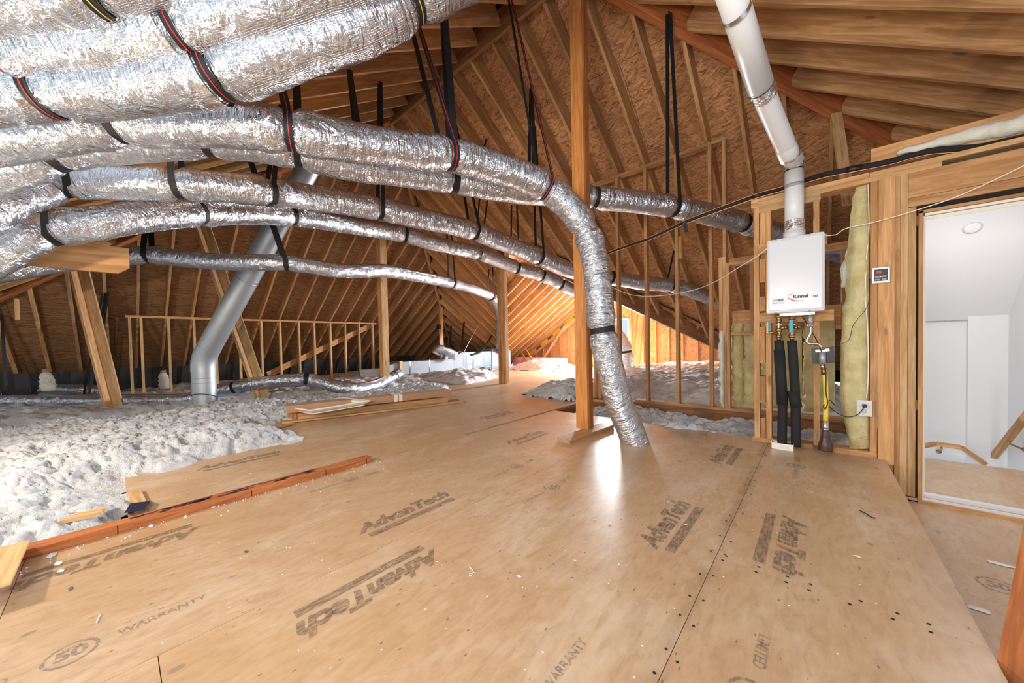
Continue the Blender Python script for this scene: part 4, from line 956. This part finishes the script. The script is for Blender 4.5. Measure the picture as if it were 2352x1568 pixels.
tube('nipple', [Q(1861, 719), Q(1861, 748)], .017, M['galv'], g_, 14); tube('nut', [Q(1861, 742), Q(1861, 751)], .019, M['steel'], g_, 6)
tube('flex_connector', catmull([Q(1862, 750), Q(1861, 765), Q(1853, 782), Q(1860, 789), Q(1880, 790), Q(1888, 800)], .004), .010, M['steel'], g_, 10, True, lambda s, th: .0012*np.sin(s/.006*2*PI)[:, None]+0*th[None])
tube('regulator', [Q(1889, 808), Q(1889, 836)], .021, M['galv'], g_, 14); tube('nut', [Q(1889, 838), Q(1890, 845)], .019, M['steel'], g_, 6); tube('nut', [Q(1888, 797), Q(1888, 803)], .015, M['brass'], g_, 6)
board('mount_plate', Q(1889, 798, 3.80), Q(1891, 834, 3.80), .14, .006, M['blkp'], g_, up=(0, 1, 0)); board('mount_strip', Q(1873, 806, 3.79), Q(1905, 803, 3.79), .02, .004, M['steel'], g_, up=(0, 1, 0))
tube('yellow_tube', catmull([Q(1893, 846), Q(1897, 900), Q(1896, 968)], .05), .0165, M['yellow'], g_, 14); tube('strap_fitting', [Q(1892, 845), Q(1893, 860)], .019, M['brass'], g_, 10)
tube('corrugated_end', [Q(1896, 966), Q(1896, 992)], .0195, M['steel'], g_, 14, True, None)
for q in range(5): tube('corrugation', [Q(1896, 969+q*5.2), Q(1896, 971+q*5.2)], .0225, M['steel'], g_, 14)
bt = [Q(1896, 988), Q(1896, 1005), Q(1896, 1018), Q(1895, 1034)]
tube('rubber_boot', catmull(bt, .01), np.interp(np.linspace(0, 1, len(catmull(bt, .01))), [0, .35, .7, 1], [.024, .03, .045, .048]), M['brown'], g_, 20, True, lambda s, th: .003*(vnoise(s[:, None]/.02, 4*np.cos(th)[None]+5+0*s[:, None], 2)-.5)+0*th[None])
# outlet, controller, cords
ot = thing('power_outlet', tuple(Q(1985, 937, 3.83)), 'white square outlet plate with a plugged-in black cord', 'outlet')
p = Q(1985, 937, 3.84); box('plate', (p[0]-.043, 3.832, p[2]-.062), (p[0]+.043, 3.842, p[2]+.062), M['wall'], ot, .002)
for zz in (.021, -.021):
    tube('receptacle', [(p[0], 3.832, p[2]+zz), (p[0], 3.829, p[2]+zz)], .016, M['pvc'], ot, 18)
    for xx in (-.006, .006): box('slot', (p[0]+xx-.001, 3.8285, p[2]+zz-.002), (p[0]+xx+.001, 3.83, p[2]+zz+.006), M['ink'], ot)
box('plug', (p[0]-.012, 3.80, p[2]+.010), (p[0]+.012, 3.83, p[2]+.034), M['blkp'], ot, .003)
tube('cord', catmull([Q(1985, 935, 3.80), Q(1968, 953, 3.79), Q(1940, 956, 3.79), Q(1912, 940, 3.78), Q(1899, 924, 3.75), Q(1906, 919, 3.74), Q(1918, 931, 3.76)], .01), .0035, M['blkp'], ot, 6)
tube('cord', catmull([Q(1899, 925, 3.74), Q(1891, 932, 3.72), Q(1895, 940, 3.72), Q(1901, 924, 3.72), Q(1897, 900, 3.71), Q(1896, 850, 3.72), Q(1880, 790, 3.75), Q(1842, 725, 3.75)], .01), .0035, M['blkp'], ot, 6)
ct = thing('temperature_controller', tuple(Q(2023, 632, 3.83)), 'small silver controller with a red 120 display on the door stud', 'controller')
p = Q(2023.5, 631.5, 3.83); hw, hh = .048, .060
box('case', (p[0]-hw, 3.826, p[2]-hh), (p[0]+hw, 3.848, p[2]+hh), M['steel'], ct, .004); box('screen', (p[0]-.036, 3.822, p[2]-.045), (p[0]+.036, 3.828, p[2]+.045), M['blkp'], ct, .002)
text('display_digits', '120', M['redled'], ct, (p[0]-.012, 3.8212, p[2]+.022), (1, 0, 0), (0, 0, 1), .026, .8, .15, .0006)
for bx, bz in ((-.02, -.012), (-.02, -.034), (.016, -.012), (.016, -.034)): box('button', (p[0]+bx-.012, 3.8195, p[2]+bz-.006), (p[0]+bx+.012, 3.823, p[2]+bz+.006), M['grey'], ct, .001)
tube('indicator', [(p[0]-.002, 3.822, p[2]-.012), (p[0]-.002, 3.820, p[2]-.012)], .003, M['greenled'], ct, 8)
def cable(name, pts, r, mat, label, cat='wire'):
    o = tube(name, catmull(pts, .04), r, M[mat], None, 7); return tag(o, label, cat)
cable('low_voltage_wire', [Q(2420, 345, 3.80), Q(2352, 380, 3.80), Q(2260, 424, 3.80), Q(2180, 458, 3.80), Q(2080, 490, 3.80), Q(2000, 512, 3.80), Q(1960, 520, 3.80), Q(1935, 528, 3.80), Q(1920, 539, 3.76), Q(1893, 541, 3.72)], .0035, 'wire', 'white wire strung from the heater across the door header')
cable('low_voltage_wire', [Q(1762, 570, 3.72), Q(1740, 588, 3.78), Q(1700, 612, 3.9), Q(1640, 648, 4.2), Q(1580, 669, 4.5), Q(1500, 680, 4.7), Q(1440, 674, 4.8), Q(1380, 645, 4.9)], .0042, 'wire', 'white wire drooping from the heater across the far studs')
cable('controller_wire', [Q(1998, 640, 3.80), Q(1996, 690, 3.78), Q(1985, 715, 3.78), Q(1960, 745, 3.78), Q(1950, 780, 3.78), Q(1925, 792, 3.78), Q(1900, 800, 3.78)], .002, 'blkp', 'thin dark cord hanging in front of the yellow batt', 'cord')
cable('house_cable', [Q(1994, 420, 3.9), Q(1996, 520, 3.885), Q(1990, 600, 3.875), Q(1988, 680, 3.87), Q(1993, 760, 3.87), Q(1994, 860, 3.86), Q(1990, 915, 3.85)], .004, 'wire', 'white cable running down the stud to the outlet', 'cable')
ls = thing('line_set', tuple(Q(2130, 345, 3.95)), 'black foam-covered line with a copper tube along the wall top', 'pipe')
lp = [Q(2440, 298, 3.93), Q(2352, 318, 3.93), Q(2250, 338, 3.93), Q(2130, 348, 3.93), Q(2040, 372, 3.93), Q(1960, 388, 3.93), Q(1880, 405, 3.95), Q(1800, 432, 3.97), Q(1740, 449, 3.97), Q(1660, 478, 3.97), Q(1570, 512, 3.97), Q(1500, 545, 3.97), Q(1440, 566, 3.97), Q(1392, 584, 3.97), Q(1370, 600, 3.97)]
pth = catmull(lp, .04); n_ = len(pth)
tube('foam_sleeve', pth, np.interp(np.linspace(0, 1, n_), [0, .35, .6, .75, 1], [.024, .022, .016, .017, .013]), M['black'], ls, 14)
tube('copper_tube', pth+np.array([0, -.01, -.026])[None]*np.interp(np.linspace(0, 1, n_), [0, .5, .8, 1], [1.1, .9, .6, .5])[:, None], .005, M['copper'], ls, 6)
tube('copper_tube', pth+np.array([0, -.02, .017])[None]*np.interp(np.linspace(0, 1, n_), [0, .5, .8, 1], [.1, .9, .8, .7])[:, None], .0035, M['copper'], ls, 6)
for kx in (2300, 1957, 1740, 1572):
    i = int(np.argmin([abs(pr(q)[0]-kx) for q in pth])); tube('tape_wrap', pth[max(i-1, 0):i+2], .027 if kx > 1800 else .021, M['blkp'], ls, 12)
ribbon('tape_tail', np.linspace(Q(1573, 512, 3.95), Q(1577, 533, 3.95), 4), (1, 0, 0), .035, M['blkp'], ls)

# ================================================================== fibreglass batts
def batt(label, pts, mat, thick, seed, cat='batt', sub=26, face=(0, -1, 0)):
    """pts: (px, py_left, px_right) outline rows on a wall plane Y; pillow-like slab with ragged sides"""
    rows = np.array(pts, float); Y = thick[1]
    yy = np.linspace(rows[0, 1], rows[-1, 1], 44)
    xl = np.interp(yy, rows[:, 1], rows[:, 0]); xr = np.interp(yy, rows[:, 1], rows[:, 2])
    V = []; nx = 18
    for i, y in enumerate(yy):
        for side in (0, 1):
            for j in range(nx):
                f = j/(nx-1)
                jl = (noise.noise(Vector((seed, y*.08, 1)))*7+noise.noise(Vector((seed, y*.3, 3)))*3); x = xl[i]+(xr[i]-xl[i])*f+jl*(1-f)
                p = on(1, Y, x, y); bul = thick[0]*(max(0, 1-abs(2*f-1)**2.5))**.5*min(1, (i+.3)/4, (len(yy)-i-.7)/3)
                nz = .022*noise.noise(Vector((p[0]*14, p[2]*9, seed)))+.008*noise.noise(Vector((p[0]*50, p[2]*40, seed)))
                V.append(p+np.array([0, (-bul-nz*(bul > .004)) if side == 0 else .01, 0]))
    Fc = []; row = 2*nx
    for i in range(len(yy)-1):
        for j in range(nx-1):
            a_ = i*row+j; Fc.append((a_, a_+1, a_+row+1, a_+row)); a_ += nx; Fc.append((a_+1, a_, a_+row, a_+row+1))
        a_ = i*row; Fc.append((a_+nx, a_, a_+row, a_+row+nx)); a_ += nx-1; Fc.append((a_, a_+nx, a_+row+nx, a_+row))
    o = mesh('insulation_batt', V, Fc, M[mat], None, True); return tag(o, label, cat)
batt('tall yellow fibreglass batt slumping in the stud bay beside the door', [(1968, 425, 1996), (1958, 455, 1997), (1948, 560, 1998), (1940, 680, 1998), (1930, 800, 1998), (1928, 900, 1998), (1938, 960, 1998), (1952, 1030, 1998)], 'batt', (.07, 3.93), 3)
batt('pale wisp of fibreglass backing behind the tall yellow batt', [(1965, 425, 1985), (1950, 560, 1980), (1930, 620, 1960), (1934, 660, 1950)], 'battw', (.03, 3.99), 4)
batt('yellow batt in the far wall bay nearest the triple stud', [(1680, 742, 1706), (1680, 850, 1708), (1681, 928, 1708)], 'batt', (.06, 5.22), 5)
batt('yellow batt in the far wall bay left of the heater studs', [(1709, 744, 1740), (1709, 850, 1742), (1709, 934, 1742)], 'batt', (.06, 5.22), 6)
batt('yellow batt seen between the water lines and the heater studs', [(1745, 742, 1842), (1745, 850, 1842), (1745, 938, 1842)], 'batt', (.06, 5.23), 7)
batt('yellow batt seen behind the gas line', [(1845, 735, 1918), (1845, 850, 1918), (1845, 945, 1918)], 'batt', (.06, 5.23), 8)
batt('white batt edge bulging behind the triple stud of the far wall', [(1652, 760, 1662), (1650, 800, 1664), (1653, 900, 1664), (1655, 935, 1664)], 'battw', (.05, 5.06), 9)
o = batt('pale batt stuffed along the board above the door header', [(2085, 342, 2440), (2120, 345, 2440)], 'battw', (.0, 3.95), 10) if False else None
# batt over the header: a lumpy roll
rp = [Q(2060, 352, 3.93), Q(2130, 335, 3.93), Q(2200, 318, 3.93), Q(2270, 302, 3.93), Q(2352, 284, 3.93), Q(2430, 262, 3.93)]
pth = catmull(rp, .02); o = tube('insulation_roll', pth, np.interp(np.linspace(0, 1, len(pth)), [0, .1, .5, 1], [.01, .025, .05, .062]), M['battw'], None, 20, True, lambda s, th: .012*(vnoise(s[:, None]/.05, 3*np.cos(th)[None]+5+0*s[:, None], 4)-.5)+.01*(vnoise(s[:, None]/.02, 6*np.cos(th)[None]+5+0*s[:, None], 6)-.5))
tag(o, 'pale fibreglass strip stuffed between the header and the board above it', 'batt')
# small cream box of fittings at the wall foot
sb = thing('cardboard_tray', tuple(on(2, .02, 1796, 1030)), 'small cream tray of fittings on the floor below the water lines', 'tray')
c = on(2, .0, 1798, 1030); x, y = c[0], c[1]
for lo, hi in (((-.075, -.055, 0), (.075, .055, .004)), ((-.075, -.055, 0), (.075, -.051, .055)), ((-.075, .051, 0), (.075, .055, .055)), ((-.075, -.055, 0), (-.071, .055, .07)), ((.071, -.055, 0), (.075, .055, .06))):
    box('wall_side', (x+lo[0], y+lo[1], lo[2]), (x+hi[0], y+hi[1], hi[2]), M['cream'], sb)
box('contents', (x-.05, y-.03, .01), (x+.0, y+.03, .062), M['wall'], sb, .004); box('contents', (x+.02, y-.03, .01), (x+.06, y+.03, .05), M['blkp'], sb, .004); box('paper_label', (x-.02, y-.0565, .014), (x+.045, y-.0552, .04), M['wall'], sb)

# ================================================================== air handler
ah = thing('air_handler', (-9.2, 7.6, 0), 'blue-grey horizontal air handler with foil-wrapped trunk on the far floor', 'air handler')
X1 = -8.9
box('trunk', (X1-.55, 5.35, .03), (X1, 7.25, .47), M['plen'], ah, .01)
v = [(X1-.55, 7.25, .03), (X1, 7.25, .03), (X1, 7.25, .47), (X1-.55, 7.25, .47), (X1-.7, 7.62, .03), (X1+.02, 7.62, .03), (X1+.02, 7.62, .70), (X1-.7, 7.62, .70)]
mesh('transition', v, BOXF, M['plen'], ah)
box('cabinet', (X1-.7, 7.62, .04), (X1+.02, 8.98, .67), M['cabinet'], ah, .008); box('plenum', (X1-.75, 8.98, .02), (X1+.04, 10.0, .76), M['plen'], ah, .006)
for y0, y1, z0, z1, mt in ((7.80, 8.02, .30, .55, 'wall'), (8.12, 8.40, .20, .55, 'wall'), (8.6, 8.75, .34, .48, 'wall'), (7.84, 7.98, .06, .24, 'grey')): box('paper_label', (X1+.02, y0, z0), (X1+.03, y1, z1), M[mt], ah)
for y in (8.06, 8.46): box('panel_seam', (X1+.018, y, .05), (X1+.026, y+.02, .66), M['grey'], ah)
for y in (5.62, 6.3): box('trunk_seam', (X1-.56, y, .025), (X1+.006, y+.03, .478), M['foil2'], ah)
mesh('end_cap', [(X1-.5, 5.0, .1), (X1-.05, 5.0, .1), (X1-.05, 5.0, .4), (X1-.5, 5.0, .4), (X1-.55, 5.35, .03), (X1, 5.35, .03), (X1, 5.35, .47), (X1-.55, 5.35, .47)], BOXF, M['galv'], ah)
box('trunk_post', (X1+.01, 5.28, -.1), (X1+.05, 5.37, .50), M['pale'], ah)
tube('drain_pipe', catmull([(X1+.05, 8.5, .1), (X1+.14, 8.5, .12), (X1+.16, 8.72, .12), (X1+.2, 8.78, .02), (X1+.22, 9.1, .03), (X1+.2, 9.4, .06)], .04), .022, M['grey'], ah, 10)
tube('refrigerant_line', catmull([on(0, X1+.05, 1083, 815), on(0, X1+.1, 1103, 808), on(0, X1+.2, 1117, 790), on(0, X1+.5, 1142, 748), on(0, X1+.6, 1146, 720), on(1, 8.2, 1165, 690), on(1, 8.2, 1200, 668), on(1, 8.2, 1250, 648)], .05), .03, M['black'], ah, 10)
cable('thin_wire', [on(0, -8.7, 1066, 808), on(0, -8.7, 1080, 780), on(0, -8.7, 1105, 735), on(0, -8.4, 1126, 680)], .006, 'wire', 'thin wire rising from the air handler to the rafters')
cable('thermostat_cable', [on(0, -9.3, 978, 826), on(0, -9.0, 1000, 815), on(0, -8.9, 1040, 812), on(0, -8.88, 1056, 806), on(0, -8.88, 1062, 812)], .01, 'blkp', 'black cable looping over the trunk of the air handler', 'cable')
def pinkpack(label, x0, y0, x1, y1, z1, prints=True):
    o = thing('foam_pack', ((x0+x1)/2, (y0+y1)/2, 0), label, 'foam board')
    d_ = Vector((x1-x0, y1-y0, 0)); L_ = d_.length; d_.normalize(); nrm_ = Vector((d_.y, -d_.x, 0))
    p0 = Vector((x0, y0, 0)); p1 = Vector((x1, y1, 0))
    board('foam_bundle', p0+Vector((0, 0, z1/2)), p1+Vector((0, 0, z1/2)), .45, z1, M['pink'], o)
    if prints:
        for f in (.12, .72):
            c = p0+d_*(L_*f)+nrm_*.2265+Vector((0, 0, z1*.55)); text('printed_word', 'FANFOLD', M['pinkd'], o, c, tuple(-d_), (0, 0, -1), .17, 1.0, 0, .003)
            c2 = c+d_*.42; quad('printed_block', [c2-d_*.13+Vector((0, 0, -.1)), c2+d_*.13+Vector((0, 0, -.1)), c2+d_*.13+Vector((0, 0, .1)), c2-d_*.13+Vector((0, 0, .1))], M['pinkd'], o)
    return o
pinkpack('pink foam pack with printed wrapper on the far walkway', -9.5, 11.1, -6.95, 10.75, .36)
for i, (xa, xb) in enumerate(((1440, 1528), (1528, 1612), (1614, 1672))):
    a_ = on(1, 11.3, xa, 850); b_ = on(1, 11.3, xb, 855)
    o = box('foam_board', (a_[0], 11.25, -.1), (b_[0]-.01, 11.33, on(1, 11.3, (xa+xb)/2, 842)[2]), M['pink'])
    tag(o, ['left pink foam board standing against the gable wall', 'middle pink foam board standing against the gable wall', 'right pink foam board standing against the gable wall'][i], 'foam board')
p_ = on(1, 10.5, 1457, 850); gbp = thing('window_post', (p_[0], 10.5, 0), 'leaning post beside the bright gable window', 'post')
board('ply', on(1, 10.5, 1450, 850), on(1, 10.5, 1462, 720), .09, .09, M['raft'], gbp, up=(0, 1, 0)); board('ply', on(1, 10.45, 1463, 848), on(1, 10.45, 1474, 722), .14, .09, M['raft'], gbp, up=(0, 1, 0))

# ================================================================== things lying about
lb = thing('kerb_board', (-2.74, .4, 0), 'reddish lumber kerb with blue-stained top lying on the floor', 'board')
box('timber', (-2.83, -1.2, 0), (-2.735, 1.36, .042), M['red'], lb, .003)
for y in (-.02, .55, 1.0, 1.31): box('saw_mark', (-2.7365, y, .0), (-2.7345, y+.004, .0415), M['gap'], lb)
vs = []; fs = []; y = .0
for i in range(70):
    y = random.uniform(.02, .95); x0 = -2.825+random.uniform(0, .045); k = len(vs); dy = random.uniform(.02, .1); wv_ = random.uniform(.008, .03)
    if .25 < (y*7) % 2 < .7: continue
    vs += [(x0, y, 0.0428), (x0+wv_, y+.01, 0.0428), (x0+wv_, y+dy, 0.0428), (x0, y+dy+.02, 0.0428)]; fs.append((k, k+1, k+2, k+3))
mesh('blue_stain', vs, fs, M['blueprint'], lb)
cp = thing('cardboard_pack', (-4.85, 2.5, 0), 'long cardboard carton lying on wood planks at the walkway edge', 'carton')
pA, pB = np.array([-5.10, 1.42]), np.array([-4.52, 3.62]); dv = (pB-pA)/np.linalg.norm(pB-pA); nv = np.array([dv[1], -dv[0]])
P3 = lambda f, s_, z: (pA[0]+dv[0]*f+nv[0]*s_, pA[1]+dv[1]*f+nv[1]*s_, z); LL = np.linalg.norm(pB-pA)
board('carton_body', P3(.0, -.10, .155), P3(LL, -.10, .155), .24, .10, M['card'], cp, bev=.012)
for f in (1.35, 1.42): board('carton_tape', P3(f, -.10, .157), P3(f+.05, -.10, .157), .243, .104, M['cream'], cp)
for q in range(6): board('plank', P3(.02+.02*q, -.16+.045*q, .05), P3(LL-.45+.07*q, -.16+.045*q, .05), .04, .095, M['raft' if q % 2 else 'red'], cp)
board('plank', P3(-.05, .10, .02), P3(LL+.18, .13, .012), .10, .022, M['pale'], cp); board('plank', P3(.1, .0, .018), P3(LL+.1, .02, .018), .12, .03, M['dark'], cp)
bd = board('loose_board', on(2, .01, 590, 995), on(2, .02, 672, 972), .05, .02, M['raft']); tag(bd, 'narrow strip of wood poking from the loose fill in front of the carton', 'board')
tr = thing('access_panel', (-6.0, 2.3, .2), 'white ceiling access frame lying on the carton and loose fill', 'panel')
T4 = [on(2, .20, 676, 938), on(2, .20, 710, 943), on(2, .24, 850, 921), on(2, .26, 780, 914)]
T4 = [on(2, .16, 674, 938), on(2, .16, 712, 944), on(2, .2, 851, 921), on(2, .2, 782, 914)]
inn = [T4[i]*.86+(sum(T4)/4)*.14 for i in range(4)]
for i in range(4):
    j = (i+1) % 4; hgt = np.array([0, 0, .05])
    mesh('frame_side', [T4[i], T4[j], inn[j]-hgt*.6, inn[i]-hgt*.6, T4[i]+hgt*.3, T4[j]+hgt*.3, inn[j], inn[i]], BOXF, M['cream'], tr)
mesh('panel_back', [p-np.array([0, 0, .04]) for p in inn]+[p-np.array([0, 0, .052]) for p in inn], BOXF, M['pvc'], tr)
# white box with a wood top at the lower left corner
wb = thing('storage_crate', (-2.55, -.5, 0), 'white crate with slatted plywood top at the lower left edge', 'crate')
box('crate_body', (-2.72, -.70, .0), (-2.37, -.335, .068), M['pvc'], wb, .006)
box('slat', (-2.76, -.37, .068), (-2.31, -.288, .08), M['pale'], wb); box('slat', (-2.76, -.44, .068), (-2.36, -.385, .08), M['pale'], wb); box('slat', (-2.76, -.72, .068), (-2.31, -.455, .08), M['pale'], wb)
b_ = mesh('floor_wrapper', [on(2, .004, *q) for q in ((300, 1155), (345, 1150), (330, 1172), (285, 1178))]+[on(2, .03, *q) for q in ((300, 1155), (345, 1150), (330, 1172), (285, 1178))], BOXF, M['wrap']); tag(b_, 'dark blue wrapper scrap at the end of the loose fill', 'wrapper')
b_ = board('floor_offcut', on(2, .01, 308, 1130), on(2, .01, 325, 1170), .06, .02, M['pale']); tag(b_, 'plywood offcut half buried by the loose fill', 'offcut')
b_ = board('floor_offcut', on(2, .05, 150, 1192), on(2, .06, 235, 1175), .08, .02, M['pale']); tag(b_, 'pale wood offcut poking from the loose fill by the kerb', 'offcut')
b_ = box('junction_cover', on(2, -.02, 850, 850)+np.array([-.2, -.3, 0]), on(2, -.02, 850, 850)+np.array([.2, .3, .2]), M['wall']); 
bpy.data.objects.remove(b_)
b0 = on(2, .05, 860, 865); b_ = thing('white_box', tuple(b0), 'white box on the loose fill beside the pine post', 'box'); box('carton_body', b0+[-.25, -.3, -.05], b0+[.1, .25, .2], M['wall'], b_, .006); box('lid', b0+[-.26, -.31, .195], b0+[.11, .26, .225], M['wall'], b_, .004)
fr = [(1985, 1180, .05), (1995, 1190, .04)]
def crumb(px, py, r, mat, lab, z=0, cat='scrap', el=1.6):
    c = on(2, z, px, py); n = 9; vs = [(c[0], c[1], z+r*.35)]; rr = random.random()*6
    for i in range(n):
        a = i/n*2*PI; q = r*(.7+.5*random.random()); vs.append((c[0]+math.cos(a+rr)*q*el, c[1]+math.sin(a+rr)*q*.8, z+.001+.002*random.random()))
    vs.append((c[0], c[1], z+.0005))
    o = mesh('floor_scrap', vs, [(0, 1+i, 1+(i+1) % n) for i in range(n)]+[(n+1, 1+(i+1) % n, 1+i) for i in range(n)], M[mat]); return tag(o, lab, cat)
crumb(2250, 1400, .022, 'wall', 'white paper scrap on the lower floor near the door', -.278)
crumb(1970, 1278, .010, 'cream', 'cream wood chip on the floor in front of the doorway'); crumb(1192, 1323, .008, 'wall', 'white chip beside a dark hole mark mid floor')
crumb(565, 1267, .010, 'oval', 'dark oval slug on the floor in front of the kerb'); crumb(163, 1352, .010, 'oval', 'dark oval slug on the floor near the white crate')
crumb(120, 1275, .022, 'wall', 'largest white tuft beside the kerb near the crate'); crumb(134, 1294, .016, 'wall', 'second white tuft beside the kerb near the crate'); crumb(140, 1311, .012, 'wall', 'third white tuft beside the kerb near the crate')
crumb(347, 1207, .014, 'wall', 'white tuft at the foot of the kerb'); crumb(490, 1164, .016, 'wall', 'white tuft midway along the kerb'); crumb(1322, 1288, .006, 'wall', 'white chip on the floor below the drop duct')
crumb(1575, 1205, .007, 'wall', 'white chip between two printed names on the right'); crumb(1400, 1203, .008, 'wall', 'white chip left of the right printed name'); crumb(2300, 1296, .02, 'wall', 'white plaster smear on the lower floor', -.278, 'scrap', 3)
o = tube('floor_twig', catmull([on(2, .004, 1975, 1172), on(2, .006, 1990, 1180), on(2, .004, 2003, 1188), on(2, .003, 2010, 1189)], .01), .003, M['gap'], None, 6); tag(o, 'dark bent twig on the bright floor near the doorway', 'twig')
o = tube('floor_string', catmull([on(2, .004, 1078, 1301), on(2, .004, 1088, 1312), on(2, .004, 1082, 1322), on(2, .004, 1078, 1318), on(2, .004, 1092, 1313)], .004), .0014, M['wall'], None, 6); tag(o, 'curl of white string on the floor', 'string')
o = tube('floor_nail', [on(2, .003, 231, 1410), on(2, .003, 222, 1429)], .0018, M['wall'], None, 6); tag(o, 'pale stick lying on the floor near the left corner', 'stick')
vs = []; fs = []
for i in range(260):
    x = random.uniform(-3.8, .3); y = random.uniform(.0, 3.6); r = random.uniform(.0015, .0045); k = len(vs)
    vs += [(x+r*random.uniform(.6, 1.6), y, .0008), (x, y+r, .0008), (x-r*random.uniform(.6, 1.6), y, .0008), (x, y-r, .0008), (x, y, .003)]; fs += [(k, k+1, k+4), (k+1, k+2, k+4), (k+2, k+3, k+4), (k+3, k, k+4)]
for i in range(70):
    t = random.random(); x = -2.72+random.uniform(0, .25)**1.0*(random.random()**2); y = -.3+1.8*t; r = random.uniform(.002, .006); k = len(vs)
    vs += [(x+r*1.3, y, .0008), (x, y+r, .0008), (x-r, y, .0008), (x, y-r*1.2, .0008), (x, y, .006)]; fs += [(k, k+1, k+4), (k+1, k+2, k+4), (k+2, k+3, k+4), (k+3, k, k+4)]
tag(mesh('white_crumbs', vs, fs, M['wall']), 'tiny white insulation crumbs scattered over the floor', 'debris', None, 'stuff')

# fluffy-wrapped stubs at the left eave
for i, (px_, py_) in enumerate(((108, 875), (376, 870))):
    c = on(0, -11.2, px_, py_+22); o = thing('vent_stub', tuple(c), ['left pipe stub capped with pink fluff at the left eave', 'right pipe stub capped with pink fluff at the left eave'][i], 'pipe')
    tube('stub', [c, c+[0, 0, .42]], .05, M['card'], o, 12); tube('fluff_wrap', [c+np.array([.02*math.sin(q*3), .02*math.cos(q*2), q*.36]) for q in np.linspace(0, 1, 12)], [.075, .10, .085, .11, .09, .085, .10, .08, .095, .075, .07, .04], M['battw'], o, 14, True, lambda s, th: .025*(vnoise(s[:, None]/.05, 3*np.cos(th)[None]+5+0*s[:, None], 4)-.5))
# wood fall by the grey pipe
b_ = board('loose_board', on(2, .05, 505, 935), on(2, .04, 600, 962), .05, .12, M['dark']); tag(b_, 'dark board half buried in loose fill at the foot of the grey pipe', 'board')

# ================================================================== stairwell fittings
sdc = on(1, 5.35, 2232, 521); nn_ = Vector((0, -1.15, -.97)).normalized()
def dzs(Y): return 1.1+(6.02-Y)/.97*1.15
yS = 5.25
for yS in np.arange(5.05, 6.0, .01):
    if on(1, yS, 2232, 521)[2] > dzs(yS)-.001: break
sdc = Vector(on(1, yS, 2232, 521)); sm = thing('smoke_detector', tuple(sdc), 'round white smoke detector on the sloped stairwell ceiling', 'smoke detector')
tube('base', [sdc, sdc+nn_*.018], .062, M['wall'], sm, 32); tube('dome', [sdc+nn_*.018, sdc+nn_*.032, sdc+nn_*.036], [.056, .048, .03], M['wall'], sm, 32)
def rail(label, pts, w_, h_, brk):
    o = thing('handrail', tuple(pts[0]), label, 'handrail')
    for a_, b_ in zip(pts[:-1], pts[1:]): board('rail', a_, b_, w_, h_, M['pine'], o, bev=.006)
    for c, wv in brk:
        c = np.array(c); tube('bracket', catmull([c, c+np.array([0, 0, -.04]), c+np.array(wv)*.6+np.array([0, 0, -.07]), c+np.array(wv)+np.array([0, 0, -.085])], .02), .009, M['brass'], o, 8); tube('bracket_rose', [c+np.array(wv)*.95+np.array([0, 0, -.085]), c+np.array(wv)*1.05+np.array([0, 0, -.085])], .022, M['brass'], o, 12)
r1 = [on(1, 5.93, x, y) for x, y in ((2100, 1028), (2150, 1019), (2208, 1027), (2264, 1066))]
rail('lower wooden handrail along the back wall of the stairwell', r1, .04, .045, [(on(1, 5.93, 2162, 1024), (0, .1, 0))])
r2 = [on(0, 1.38, 2265, 1070), on(0, 1.38, 2352, 962), on(0, 1.38, 2420, 880)]
rail('sloping wooden handrail on the right stairwell wall', r2, .045, .05, [(on(0, 1.38, 2318, 1008), (.08, 0, 0))])
